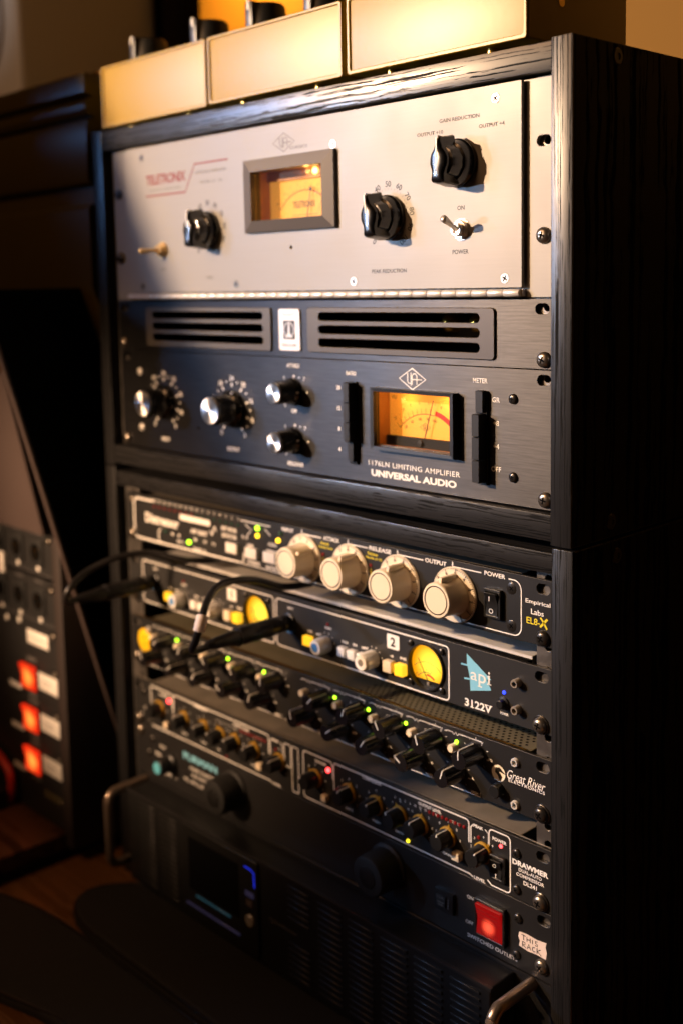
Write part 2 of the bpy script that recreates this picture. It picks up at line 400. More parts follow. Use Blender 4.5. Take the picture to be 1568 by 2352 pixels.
def text(parent, txt, cx, cz, w_=None, h_=None, mat='print_white', y=0.0, name='lettering', **kw):
    return put(name, tmesh(txt, cx, cz, w_, h_, **kw), mat, parent, (0, y-PR, 0))
def line(parent, pts, wd, mat='print_white', y=0.0, closed=False, name='frame_line'):
    return put(name, ribbon(pts, wd, closed), mat, parent, (0, y-PR, 0))

# ------------------------------------------------------------------ small hardware
def cross_pts(a, b):
    return [(-b, a), (b, a), (b, b), (a, b), (a, -b), (b, -b), (b, -a), (-b, -a), (-b, -b), (-a, -b), (-a, b), (-b, b)]
DOME = lathe([(5.2, 0), (5.2, 0.8), (4.9, 1.6), (4.2, 2.5), (3.0, 3.15), (1.9, 3.4)], 28, name='dome_head')
DOME_S = lathe([(3.4, 0), (3.4, 0.5), (3.2, 1.1), (2.6, 1.7), (1.5, 2.05)], 24, name='dome_head_small')
PAN = lathe([(4.4, 0), (4.4, 1.2), (4.0, 2.0), (3.0, 2.5)], 24, name='pan_head')
FLAT = lathe([(3.3, 0), (3.3, 0.12), (3.0, 0.3)], 24, name='flat_head', smooth=10)
FLAT_L = lathe([(3.9, 0), (3.9, 0.10), (3.6, 0.25)], 24, name='flat_head_large')
WASH = lathe([(6.3, 0), (6.3, 0.7), (5.9, 1.0), (4.6, 1.0)], 28, name='washer_ring')
def cross_mesh(a, b):
    bm = bmesh.new(); f = bm.faces.new([bm.verts.new((x*S, 0, z*S)) for x, z in cross_pts(a, b)]); return mesh(bm, 'cross_recess')
X_BIG, X_MID, X_SM = cross_mesh(2.3, 0.55), cross_mesh(1.8, 0.42), cross_mesh(1.45, 0.33)
HEX_SOCK = lathe([(3.0, 0), (3.0, 4.6), (2.6, 5.2), (1.7, 5.2), (1.7, 3.2), (0, 3.2)], 24, name='socket_cap', cap=False)
HEX_IN = lathe([(1.65, 0), (0, 0.01)], 6, name='hex_socket')
def screw(parent, x, z, y=0.0, kind='dome', mat='screw_bronze', washer=False, rot=None, rmat='void'):
    rot = random.uniform(0, PI/2) if rot is None else rot
    me, cm, h = {'dome': (DOME, X_BIG, 3.4), 'small': (DOME_S, X_SM, 2.05), 'pan': (PAN, X_MID, 2.5), 'flat': (FLAT, X_SM, 0.3), 'flat_large': (FLAT_L, X_MID, 0.25)}[kind]
    o = put('screw', me, mat, parent, (x, y-(1.0 if washer else 0), z), rot)
    r_ = put('recess', cm, rmat, o, (0, -h-0.06, 0), local=True)  # flat dark cross, the shade of the recess is in its colour
    if kind == 'flat': r_.scale = (1.5, 1, 1.5)
    if washer: put('washer', WASH, 'screw_black', o, (0, 1.0, 0), local=True)
    return o
def socket_screw(parent, x, z, mat='steel_dull', y=0):
    o = put('socket_screw', HEX_SOCK, mat, parent, (x, y, z)); put('hex_socket', HEX_IN, 'void', o, (0, -3.3, 0), local=True); return o
LED3 = lathe([(1.9, 0), (1.9, 0.8), (1.5, 1.6), (0.7, 2.1), (0, 2.2)], 16, name='led_dome', cap=False)
LED2 = lathe([(1.3, 0), (1.3, 0.5), (0.9, 1.0), (0, 1.2)], 12, name='led_dome_small', cap=False)
def led(parent, x, z, mat, big=True, y=0): return put('led', LED3 if big else LED2, mat, parent, (x, y, z))
def rack_panel(parent, zt, h, mat, slots=((473.6, 6.35), (9.4, 6.35)), holes=(), th=3.0, name='front_panel', x0=0.0, x1=482.6):
    hs = [stadium(x, zt-d, 10.5, 6.6) for x, d in slots]+list(holes)
    return put(name, plate(rrect(x0, x1, zt-h, zt, 0.6, 2), hs, th), mat, parent)
def chassis(parent, zt, h, mat, x0=22, x1=452, y0=3.2, y1=260, name='chassis'):
    return put(name, box(x0, x1, y0, y1, zt-h, zt, 0.5, 1), mat, parent)
def rocker(parent, x, z, w_, h_, mat_face, tilt=8, y=0, mat_bezel='black_plastic', d=3.0):
    b = put('rocker_switch', plate(rrect(-w_/2, w_/2, -h_/2, h_/2, 1.0, 3), [rrect(-w_/2+1.8, w_/2-1.8, -h_/2+2.2, h_/2-2.2, 0.5, 2)], d, 0.4, front=-d), mat_bezel, parent, (x, y, z))
    iw, ih = w_/2-2.1, h_/2-2.5
    bm = bmesh.new(); pr = [(-ih, -0.5), (-ih, -3.6), (0, -2.6), (ih, -5.6), (ih, -0.5)]
    A = [bm.verts.new((-iw*S, q*S, p*S)) for p, q in pr]; B = [bm.verts.new((iw*S, q*S, p*S)) for p, q in pr]
    for i in range(5): bm.faces.new((A[i], A[(i+1) % 5], B[(i+1) % 5], B[i]))
    bm.faces.new(A[::-1]); bm.faces.new(B); bmesh.ops.recalc_face_normals(bm, faces=bm.faces[:])
    bmesh.ops.bevel(bm, geom=bm.edges[:], offset=0.25*S, segments=2, affect='EDGES')
    put('rocker', mesh(bm, 'rocker', 30), mat_face, b, (0, 0, 0), local=True)
    return b

# ------------------------------------------------------------------ wall, desk
def sheet(name, x0, x1, y0, y1, z, mat, th=20):
    return struct(put(name, box(x0, x1, y0, y1, z-th, z), mat))
struct(put('desk', box(-1100, 900, -700, 480, -720, -692), 'desk_wood'))
struct(put('wall', box(-1700, 1500, 500, 520, -720, 1500), 'wall_paint'))

# ------------------------------------------------------------------ rack cases
CAPR = lathe([(5.2, 0), (5.2, 0.6), (4.6, 1.2), (2.2, 1.2), (2.0, 0.6), (0, 0.6)], 24, name='fitting_cap', cap=False)
def side_cap(parent, y, z):
    o = put('fitting_cap', CAPR, 'black_plastic', parent, (499.6, y, z)); o.rotation_euler = (0, 0, PI/2); return o
XL0, XL1, XR0, XR1 = -24.0, -8.0, 484.4, 499.6
up_case = thing('rack_case', 'upper black ash rack case holding the silver leveling amplifier', 'rack case', (241, 150, -287))
put('top_board', box(XL1, XR0, -6, 330, 1.8, 19.0, 0.7), 'ash_horizontal', up_case)
put('bottom_board', box(XL1, XR0, -6, 330, -284.2, -267.4, 0.7), 'ash_horizontal', up_case)
put('side_board', box(XR0, XR1, -6.5, 330, -286.6, 20.6, 0.8), 'ash_vertical', up_case)
put('side_board', box(XL0, XL1, -6.5, 330, -286.6, 20.6, 0.8), 'ash_vertical', up_case)
put('back_panel', box(XL1, XR0, 318, 326, -267, 1.5), 'black_matte', up_case)
put('side_shade', box(XR1, XR1+0.5, -4.5, 329, -285.6, 19.6), 'ash_shaded', up_case)  # thin skin added to carry the painted shade of the side face
side_cap(up_case, 40, 12.5); side_cap(up_case, 37, -276)
lo_case = thing('rack_case', 'lower black ash rack case holding the one-unit black processors', 'rack case', (241, 150, -692))
put('top_board', box(XL1+1, XR0+1, -6, 330, -305.0, -291.6, 0.7), 'ash_horizontal', lo_case)
put('bottom_board', box(XL1+1, XR0+1, 5, 330, -691.5, -679, 0.7), 'ash_horizontal', lo_case)
put('side_board', box(XR0+1, XR1+1.4, -6.5, 330, -691.8, -288.0, 0.8), 'ash_vertical', lo_case)
put('side_board', box(XL0, XL1, -6.5, 330, -691.8, -288.0, 0.8), 'ash_vertical', lo_case)
put('back_panel', box(XL1, XR0, 318, 326, -679, -305), 'black_matte', lo_case)
put('side_shade', box(XR1+1.4, XR1+1.9, -4.5, 329, -690.8, -289.0), 'ash_shaded', lo_case)  # same added skin, side shade painted into its ash
for y, z in ((41, -298.5),): 
    o = side_cap(lo_case, y, z); o.location.x += 1.9*S
def rail(parent, x0, x1, z0, z1, hx):
    holes = []; z = z1-6.35; k = 0
    while z > z0+4:
        holes.append(circle(hx, z, 2.9, 12)); z -= (15.875, 15.875, 12.7)[k % 3]; k += 1
    return put('rack_rail', plate(rrect(x0, x1, z0, z1, 0.4, 2), holes, 2.5, 0.2, front=3.4), 'rail_steel', parent)
rail(up_case, 466.5, 483.6, -266.5, 1.0, 475.2); rail(up_case, -7, 15.5, -266.5, 1.0, 8.0)
rail(lo_case, 467, 484.4, -678, -305.2, 476.2); rail(lo_case, -7, 15.5, -678, -305.2, 8.0)
for pr, z0, z1 in ((up_case, -266, 0), (lo_case, -678, -306)):
    put('rail_flange', box(466, 483, 6.2, 9, z0, z1), 'void', pr); put('rail_flange', box(-6.5, 15, 6.2, 9, z0, z1), 'void', pr)

# ------------------------------------------------------------------ cream boxes on top
def oval_prism(r, z0, z1): return None
def tknob(h=30, r=17):
    # round pointer knob standing up on the lid (axis vertical)
    bm = bmesh.new(); n = 36; rings = []
    for rr, z in ((20.5, 0), (20.5, 1.5), (18.8, 4.5), (17.0, 11), (15.0, h-2), (13.5, h)):
        rings.append([bm.verts.new((rr*math.cos(2*PI*i/n)*S, rr*math.sin(2*PI*i/n)*S, z*S)) for i in range(n)])
    for A, B in zip(rings, rings[1:]):
        for i in range(n): bm.faces.new((A[i], A[(i+1) % n], B[(i+1) % n], B[i]))
    bm.faces.new(rings[-1]); bm.faces.new(rings[0][::-1]); bmesh.ops.recalc_face_normals(bm, faces=bm.faces[:])
    return mesh(bm, 'knob_body', 35)
TK = tknob(); TKB = box(-1.1, 1.1, -13.5, 6, 3, 27, 0.5)
TB = box(-4.5, 4.5, -20.0, 17.0, 8.0, 31.0, 2.2)
def top_screw_mesh():
    bm = bmesh.new(); n = 16; rings = []
    for rr, z in ((2.8, 0), (2.8, 1.2), (2.2, 2.4), (1.2, 3.0)):
        rings.append([bm.verts.new((rr*math.cos(2*PI*i/n)*S, rr*math.sin(2*PI*i/n)*S, z*S)) for i in range(n)])
    for A, B in zip(rings, rings[1:]):
        for i in range(n): bm.faces.new((A[i], A[(i+1) % n], B[(i+1) % n], B[i]))
    bm.faces.new(rings[-1]); bm.faces.new(rings[0][::-1]); return mesh(bm, 'top_screw', 40)
TS = top_screw_mesh()
def vcyl(r, z0, z1, n=20):
    bm = bmesh.new()
    A = [bm.verts.new((r*math.cos(2*PI*i/n)*S, r*math.sin(2*PI*i/n)*S, z0*S)) for i in range(n)]
    B = [bm.verts.new((r*math.cos(2*PI*i/n)*S, r*math.sin(2*PI*i/n)*S, z1*S)) for i in range(n)]
    for i in range(n): bm.faces.new((A[i], A[(i+1) % n], B[(i+1) % n], B[i]))
    bm.faces.new(B); bm.faces.new(A[::-1]); return mesh(bm, 'cylinder', 40)
FOOT = vcyl(3.4, 0, 4.0)
labels = ['cream metal box on the rack top next to the dark hutch', 'cream metal box standing between the two other boxes on the rack', 'cream metal box above the silver amplifier power switch and gain knob']
specs = [(-5.5, 149.2, 22.2, 75.2, (-2, 91)), (152.0, 306.2, 23.2, 75.4, (166, 236)), (311.4, 466.0, 23.4, 75.8, (350, 420))]
for (x0, x1, z0, z1, kn), lb in zip(specs, labels):
    t = thing('cream_box', lb, 'electronics box', ((x0+x1)/2, 50, 19.2), 'cream metal boxes on the rack top')
    # folded body with a recessed front field inside a raised rim
    put('body', box(x0, x1, -4.6, 104, z0, z1, 1.6, 3), 'box_cream', t)
    put('front_rim', plate(rrect(x0, x1, z0, z1, 2.2, 4), [rrect(x0+2.6, x1-2.6, z0+2.8, z1-2.2, 1.6, 4)], 1.3, 0.5, front=-5.95), 'box_cream', t)
    put('side_screw', FLAT, 'gold_foot', t, (x1, 30, (z0+z1)/2)).rotation_euler = (0, 0, PI/2)
    for fx in (x0+34, x1-34):
        for fy in (4, 92): put('foot', FOOT, 'gold_foot', t, (fx, fy, 19.1))
    for i, kx in enumerate(kn):
        if z1 > 75.5: continue
        k = put('knob', TK, 'black_plastic', t, (kx, 46, z1))
        put('grip', TB, 'black_plastic', k, (0, 0, 0), local=True)
        put('pointer', box(-0.9, 0.9, -20.4, -14, 24, 31.4, 0.3), 'print_white', k, (0, 0, 0), local=True)
        put('set_screw', DOME_S, 'chrome', k, (-4, -20, 6), local=True)
    put('lid_screw', TS, 'chrome', t, (x0+8, 10, z1)); put('lid_screw', TS, 'chrome', t, (x1-8, 10, z1))

# ------------------------------------------------------------------ silver leveling amplifier
D = 3.0; LF = -4.0
la = thing('leveling_amplifier', 'silver leveling amplifier with amber meter and pointer knobs', 'audio amplifier', (241, 80, -132.6))
rack_panel(la, -0.2, 132.6, 'silver_panel', ((474.6, 37.7), (8.2, 37.7)), holes=[rrect(203, 290, -76, -31, .5, 2)])
chassis(la, -3, 126, 'steel_dull', y0=16)
put('door', plate(rrect(24.6, 460.9, -126.6, -0.4, 0.8, 3), [rrect(206, 287, -73, -34.6, 0.5, 2), circle(245.6, -93.8, 1.4, 12)], 2.6, 0.3, front=LF), 'silver_panel', la)
put('door_backing', plate(rrect(27, 458.5, -124, -2, .5, 2), [rrect(203, 290, -76, -31, .5, 2)], 1.2, 0.05, front=-1.3), 'void', la)
screw(la, 474.8, -95.0, 0, 'dome', 'screw_bronze', rot=0.3); screw(la, 7.6, -95.0, 0, 'dome', 'screw_black'); screw(la, 7.6, -37.7, 0, 'pan', 'screw_black')
for x, z in ((440.7, -8.9), (447.7, -120.7), (293.5, -22.2)): screw(la, x, z, LF, 'flat', 'screw_nickel', rot=random.uniform(0.5, 1.0))
screw(la, 312.3, -120.5, LF, 'flat', 'screw_nickel')
for x, z in ((178.1, -120.7), (46.5, -120.8), (51.4, -9.4)): screw(la, x, z, LF, 'flat', 'screw_bronze')
hinge = put('hinge', box(24.6, 460.9, -3.6, -0.2, -132.0, -127.6), 'hinge_steel', la)
KN = lathe([(2.3, 0), (2.45, 0.25), (2.45, 12.1), (2.3, 12.35)], 16, name='hinge_knuckle')
kx = 25.0; pk = 0
while kx < 460-12:
    o = put('knuckle', KN, 'hinge_steel', hinge, (kx+12.6, -4.2, -129.9)); o.rotation_euler = (0, 0, -PI/2); kx += 12.8
# chicken-head knobs
def chick():
    half = [(0.0, 16.5), (1.4, 15.8), (2.2, 12.5), (3.2, 9.0), (6.2, 5.6), (7.4, 2.2), (7.4, -1.8), (5.8, -5.4), (5.0, -8.2), (5.4, -11.2), (5.6, -13.4), (4.4, -14.3), (0.0, -14.8)]
    full = half + [(-x, z) for x, z in half[-2:0:-1]]
    def sc(k, dz=0): return [(x*k, z*(0.5+0.5*k)+dz) for x, z in full]
    return loft([(8.0, sc(1.25)), (14, sc(1.12)), (22.0, sc(1.0)), (23.6, sc(0.94)), (24.8, sc(0.80)), (25.5, sc(0.60)), (25.8, sc(0.34))], 'chicken_head', 28)
CH = chick()
SK = lathe([(16.4, 0.4), (16.6, 1.2), (16.4, 3.2), (15.6, 4.0), (15.2, 4.4), (14.6, 7.5), (13.6, 10.2), (12.2, 11.0), (11.4, 15.5), (10.2, 19.5), (8.0, 20.2)], 60, rad=lambda a, h: 1-0.035*(0.5+0.5*math.cos(a*12))*(1 if h > 10.5 else 0), name='knob_skirt')
PT = box(-0.6, 0.6, -26.1, -23.0, 2.5, 15.4, 0.1, 1)
def chicken(parent, x, z, rot):
    k = put('knob', SK, 'bakelite', parent, (x, LF, z), rot); k.scale = (0.94, 0.86, 0.94)
    put('grip', CH, 'bakelite', k, local=True); put('pointer_line', PT, 'print_white', k, local=True)
    put('pointer_line', box(-0.4, 0.4, -25, -15, 15.2, 16.9, 0.1, 1), 'print_white', k, local=True)
    return k
chicken(la, 410.5, -46.0, 0.04); chicken(la, 347.5, -77.3, -0.10); chicken(la, 143.8, -76.2, 0.05)
def dial_numbers(parent, cx, cz, r, nums, a0, a1, h, mat, y, tick=None, skip=()):
    ms = []; tk = []
    for i, s in enumerate(nums):
        a = a0+(a1-a0)*i/(len(nums)-1)
        ms.append(tmesh(s, cx+r*math.sin(a), cz+r*math.cos(a), None, h, rot=a, bold=0.02))
    if tick:
        m = (len(nums)-1)*tick[3]
        for i in range(m+1):
            a = a0+(a1-a0)*i/m
            tk.append(ribbon([(cx+tick[0]*math.sin(a), cz+tick[0]*math.cos(a)), (cx+tick[1]*math.sin(a), cz+tick[1]*math.cos(a))], tick[2]))
    put('dial_numbers', join(ms), mat, parent, (0, y-PR, 0))
    if tk: put('dial_ticks', join(tk), 'print_grey', parent, (0, y-PR, 0))
NUM = [str(i) for i in range(0, 101, 10)]
dial_numbers(la, 347.5, -76.2, 21.8, NUM, -2.46, 2.46, 4.1, 'print_black', LF, (17.6, 19.2, 0.22, 3))
dial_numbers(la, 143.8, -75.6, 21.8, NUM, -2.46, 2.46, 4.0, 'print_dim', LF, (17.6, 19.2, 0.22, 3))
# toggle switches
NUT = lathe([(6.3, 0.6), (6.3, 2.4), (5.6, 3.0), (4.4, 3.0), (4.4, 5.6), (3.9, 6.2), (2.9, 6.2), (2.7, 4.6), (0, 4.6)], 36, rad=lambda a, h: (1.0 if h > 3.2 or h < 0.5 else 0.93+0.075*abs(math.cos(3*a))), name='hex_nut', cap=False)
TWA = lathe([(7.0, 0), (7.0, 0.6), (6.0, 0.6)], 30, name='toggle_washer')
def toggle(parent, x, z, tip, mt='chrome'):
    n_ = put('toggle_switch', NUT, mt, parent, (x, LF, z)); put('washer', TWA, mt, n_, local=True)
    tx, ty, tz = tip; dv = Vector((tx, ty, tz))
    pts = [(0, -4.5, 0)]+[tuple(Vector((0, -4.5, 0)).lerp(dv, q)) for q in (0.35, 0.7, 0.9, 0.97)]+[tip]
    put('lever', tube(pts, [1.3, 1.6, 2.2, 2.5, 2.1, 0.9], 16, sub=1), mt, n_, local=True)
toggle(la, 412.6, -88.6, (0.5, -19.5, 7.2)); toggle(la, 79.0, -90.0, (-8.0, -19.5, -1.0), 'brass')
# lettering
for s, x, z, w_, h_ in (('GAIN REDUCTION', 411.2, -17.7, 33.4, 2.5), ('OUTPUT +10', 386.2, -24.7, 22.7, 2.4), ('OUTPUT +4', 437.6, -24.7, 20.4, 2.4)): text(la, s, x, z, w_, h_, 'print_dim', LF, bold=0.015)
for s, x, z, w_, h_ in (('ON', 412.2, -74.6, 6.0, 2.9), ('POWER', 411.6, -102.8, 13.6, 2.9), ('PEAK REDUCTION', 347.2, -113.8, 33.0, 2.7)): text(la, s, x, z, w_, h_, 'print_black', LF, bold=0.015)
text(la, 'GAIN', 143.8, -114.7, 8, 2.3, 'print_grey', LF); text(la, 'LIMIT', 79, -106.5, 9, 2.3, 'print_grey', LF)
text(la, 'TELETRONIX', 86.2, -29.6, 58.0, 8.6, 'print_red', LF, bold=0.03, space=0.95)
line(la, [(56.5, -43.1), (114, -43.1), (127.9, -21.4), (172.2, -21.4)], 1.5, 'print_red', LF, name='emblem_line')
text(la, 'LEVELING AMPLIFIER', 149.4, -28.6, 41, 2.3, 'print_grey', LF); text(la, 'MODEL LA - 2A', 149.6, -36.7, 29, 2.3, 'print_grey', LF)
text(la, 'SCIENTIFIC LABORATORIES', 85, -38.6, 46, 1.8, 'print_grey', LF)
def ua_diamond(parent, cx, cz, rx, rz, mat, y, wd):
    line(parent, [(cx-rx, cz), (cx, cz+rz), (cx+rx, cz), (cx, cz-rz)], wd, mat, y, True, 'emblem')
    ms = [ribbon([(cx-rx*.36, cz+rz*.52), (cx-rx*.36, cz-rz*.25), (cx-rx*.26, cz-rz*.42), (cx-rx*.10, cz-rz*.42)], wd*.8),
          ribbon([(cx-rx*.10, cz+rz*.60), (cx-rx*.10, cz-rz*.62)], wd*.8),
          ribbon([(cx-rx*.02, cz-rz*.55), (cx-rx*.02, cz+rz*.30), (cx+rx*.10, cz+rz*.50), (cx+rx*.24, cz+rz*.50), (cx+rx*.34, cz+rz*.30), (cx+rx*.34, cz-rz*.50)], wd*.8),
          ribbon([(cx-rx*.02, cz-rz*.04), (cx+rx*.72, cz-rz*.04)], wd*.7)]
    put('emblem', join(ms), mat, parent, (0, y-PR, 0))
ua_diamond(la, 240, -15.3, 12.3, 6.9, 'print_grey', LF, 0.8)
text(la, 'CLASSICS', 256.6, -20.2, 19, 2.1, 'print_dim', LF)
# meter
def frame_ring(o, i, yo, yi, ybase, mat_name='ring'):
    """four sloped bezel faces between an outer and an inner rectangle"""
    bm = bmesh.new()
    def q(r, y): x0, x1, z0, z1 = r; return [bm.verts.new((x*S, y*S, z*S)) for x, z in ((x0, z0), (x1, z0), (x1, z1), (x0, z1))]
    B = q(o, ybase); O = q(o, yo); I = q(i, yi); W = q(i, 0 if yi < 0 else yi)
    for A, C in ((B, O), (O, I), (I, W)):
        for k in range(4): bm.faces.new((A[k], A[(k+1) % 4], C[(k+1) % 4], C[k]))
    bmesh.ops.recalc_face_normals(bm, faces=bm.faces[:])
    return mesh(bm, 'bezel')
def needle_mesh(px, pz, tx, tz, w0=0.45, w1=0.25):
    d = (Vector((tx, tz))-Vector((px, pz))).normalized(); nn = Vector((-d.y, d.x))
    bm = bmesh.new()
    for yy in (0, -0.3):
        bm.faces.new([bm.verts.new((a*S, yy*S, b*S)) for a, b in ((px+nn.x*w0, pz+nn.y*w0), (px-nn.x*w0, pz-nn.y*w0), (tx-nn.x*w1, tz-nn.y*w1), (tx+nn.x*w1, tz+nn.y*w1))])
    return mesh(bm, 'needle')
def well(x0, x1, z0, z1, yf, yb):
    bm = bmesh.new(); 
    F = [bm.verts.new((x*S, yf*S, z*S)) for x, z in ((x0, z0), (x1, z0), (x1, z1), (x0, z1))]
    B = [bm.verts.new((x*S, yb*S, z*S)) for x, z in ((x0, z0), (x1, z0), (x1, z1), (x0, z1))]
    for k in range(4): bm.faces.new((F[k], B[k], B[(k+1) % 4], F[(k+1) % 4]))
    return mesh(bm, 'meter_well')
m1 = put('level_meter', frame_ring((194.8, 296.6, -81.2, -25.4), (206.4, 286.6, -72.4, -35.0), -7.2, -10.0, LF), 'meter_bezel_grey', la)
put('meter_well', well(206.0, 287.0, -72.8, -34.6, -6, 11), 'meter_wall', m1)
put('dial_face', plate(rrect(206.5, 286.5, -72.5, -42.0, 0.3, 1), [], 0.6, 0.1, front=10), 'dial_amber', m1)
put('dial_mask', box(206.2, 286.8, 8.0, 10.5, -42.0, -34.8), 'meter_wall', m1)  # band coloured as the dim amber reflection at the dial top
put('bulb', lathe([(0, 0)] and [(2.6, 0), (2.4, 1.2), (1.4, 2.2), (0, 2.6)], 16, cap=False), 'bulb', m1, (262, 7.6, -37.4))
lamp('meter_lamp', 'POINT', (258, 2.0, -38.0), (258, 10, -38), 0.006, (1.0, 0.52, 0.13), shadow_soft_size=0.002)
cxm, czm = 247.0, -86.0
put('dial_scale', join([ribbon(arc(cxm, czm, 35.5, -0.92, 0.30, 20), 0.6)]+[ribbon([(cxm+35.5*math.sin(a), czm+35.5*math.cos(a)), (cxm+38.5*math.sin(a), czm+38.5*math.cos(a))], 0.3) for a in [-.9+.13*i for i in range(12)]]), 'print_dim', m1, (0, 9.85, 0))
put('dial_arc', ribbon(arc(cxm, czm, 35.5, 0.30, 0.92, 12), 0.9), 'arc_red', m1, (0, 9.83, 0))
put('dial_numbers', join([tmesh(s, cxm+41*math.sin(a), czm+41*math.cos(a), None, 1.7, rot=a) for s, a in (('20', -.86), ('10', -.6), ('7', -.4), ('5', -.2), ('3', 0.05), ('1', .2), ('0', .36), ('3', .7))]), 'print_grey', m1, (0, 9.84, 0))
text(m1, 'TELETRONIX', 246, -61.0, 25, 5.0, 'print_black', 9.9, bold=0.01); line(m1, [(233, -69), (261, -69), (266, -58)], 0.35, 'print_grey', 9.9)
put('needle', needle_mesh(251, -72.6, 256.5, -47.5, .35, .25), 'needle_black', m1, (0, 8.0, 0)); put('needle_flag', cbox(2.6, 2.0, 0.4), 'needle_black', m1, (256.0, 8.0, -50.2))
put('glass', plate(rrect(206.6, 286.4, -72.2, -35.2, 0.3, 1), [], 0.8, 0.05, front=-5), 'meter_glass', m1)

# ------------------------------------------------------------------ vent panel
vp = thing('vent_panel', 'black brushed ventilation panel with slotted grilles and emblem badge', 'vent panel', (241, 5, -177.4))
slz = (-146.0, -155.7, -165.4)
hol = [stadium((55+206.8)/2, z, 152, 6.0) for z in slz]+[stadium((271.5+424.8)/2, z, 153.5, 6.0) for z in slz]
big = [rrect(48, 214, -171.5, -141.5, 2, 3), rrect(262, 434, -171, -141, 2, 3)]
rack_panel(vp, -133.6, 43.9, 'black_brushed', holes=big)
put('grille', plate(rrect(45.0, 216.5, -173.6, -139.4, 3, 4), hol[:3], 1.6, 0.5, front=-1.6), 'grille_grey', vp)
put('grille', plate(rrect(258.6, 437.2, -173.0, -139.2, 3, 4), hol[3:], 1.6, 0.5, front=-1.6), 'grille_grey', vp)
bd = put('badge', plate(rrect(225.8, 250.4, -172.6, -140.4, 2.2, 4), [], 1.4, 0.4, front=-1.4), 'badge_silver', vp)
put('badge_field', polys([rrect(231.3, 244.9, -163.7, -149.3, 0.3, 1)]), 'print_black', bd, (0, -1.55, 0))
put('badge_ring', ribbon(circle(238.1, -156.5, 5.6, 28), 0.7, True), 'badge_silver', bd, (0, -1.7, 0))
put('badge_mark', polys([[(236.9, -162.6), (239.3, -162.6), (238.9, -153.0), (238.1, -150.8), (237.3, -153.0)], [(233.6, -162.4), (236.2, -162.8), (237, -158.8)], [(242.6, -162.4), (240.0, -162.8), (239.2, -158.8)]]), 'badge_silver', bd, (0, -1.7, 0))
text(bd, 'QUALITY', 238.1, -144.8, 15, 2.2, 'print_grey', -1.5); text(bd, 'MADE IN USA', 238.1, -168.2, 17, 2.2, 'print_grey', -1.5)
screw(vp, 475.2, -171.4, 0, 'dome', 'screw_bronze', rot=0.4); screw(vp, 7.5, -171.4, 0, 'dome', 'screw_bronze')
# gold-coloured valves behind the grille
for x, z in ((352, -152), (378, -152)):
    put('valve', lathe([(7, 0), (7, 3), (6.4, 8), (3, 11), (0, 11.4)], 20, cap=False), 'gold', vp, (x, 60, z))

# ------------------------------------------------------------------ black limiter
li = thing('limiting_amplifier', 'black brushed two-unit limiting amplifier with orange meter and push buttons', 'audio limiter', (241, 80, -266.3))
rack_panel(li, -177.9, 88.3, 'black_brushed', ((475.0, 6.4), (9.4, 6.4)), holes=[rrect(331, 403, -237.6, -198.6, .5, 2), circle(115.9, -242.7, 1.6, 12)])
chassis(li, -180, 84, 'black_matte', y0=14)
screw(li, 476.4, -259.6, 0, 'dome', 'screw_bronze', rot=0.2); screw(li, 6.2, -259.6, 0, 'dome', 'screw_bronze')
for z in (-197.3, -248.0): screw(li, 451.3, z, 0, 'small', 'screw_black'); screw(li, 31.0, z, 0, 'small', 'screw_nickel')
CAPB = lathe([(11.2, 22.4), (11.2, 23.6), (10.6, 24.2), (0, 24.2)], 48, name='spun_cap', cap=False)
KB = lathe([(15.5, 0.3), (15.5, 3.4), (14.2, 5.2), (12.6, 6.4), (12.2, 21.0), (11.7, 22.4)], 60, rad=lambda a, h: 1-0.03*(math.cos(a*20) > 0)*(h > 6), name='limiter_knob')
CAPS = lathe([(8.0, 18.8), (8.0, 19.8), (7.5, 20.3), (0, 20.3)], 40, name='spun_cap_small', cap=False)
KS = lathe([(10.6, 0.3), (10.6, 2.6), (9.4, 4.2), (8.9, 5.2), (8.6, 17.6), (8.2, 18.8)], 48, rad=lambda a, h: 1-0.03*(math.cos(a*16) > 0)*(h > 5), name='limiter_knob_small')
# spun aluminium caps: anisotropic highlight from concentric turning
m_, t_, n_, l_, p_ = nt('spun_cap'); p_.inputs['Base Color'].default_value = (0.85, 0.83, 0.80, 1); p_.inputs['Metallic'].default_value = 1; p_.inputs['Roughness'].default_value = 0.40; p_.inputs['Anisotropic'].default_value = 0.85
tg = n_.new('ShaderNodeTangent'); tg.direction_type = 'RADIAL'; tg.axis = 'Y'; l_.new(tg.outputs[0], p_.inputs['Tangent'])
def lknob(x, z, big, rot):
    k = put('knob', KB if big else KS, 'bakelite', li, (x, 0, z), rot)
    put('cap', CAPB if big else CAPS, 'spun_cap', k, local=True)
    put('pointer', box(-0.5, 0.5, -(5.6 if big else 4.4), -(3.2 if big else 2.4), 10 if big else 7, 15.4 if big else 10.4), 'print_white', k, local=True)
lknob(67.2, -222.6, True, -0.5); lknob(163.6, -222.4, True, 0.4); lknob(239.2, -204.0, False, 1.6); lknob(238.6, -242.2, False, 1.5)
def ldial(cx, cz, r, nums, h):
    ms = []; tk = []
    for i, s in enumerate(nums):
        a = -2.5+5.0*i/(len(nums)-1); ms.append(tmesh(s, cx+r*math.sin(a), cz+r*math.cos(a), None, h))
        tk.append(ribbon([(cx+(r-7)*math.sin(a), cz+(r-7)*math.cos(a)), (cx+(r-4.2)*math.sin(a), cz+(r-4.2)*math.cos(a))], 1.6))
        if i < len(nums)-1:
            a2 = a+2.5/(len(nums)-1); tk.append(polys([circle(cx+(r-2.5)*math.sin(a2), cz+(r-2.5)*math.cos(a2), 0.8, 8)]))
    put('dial_scale', join(ms+tk), 'print_white', li, (0, -PR, 0))
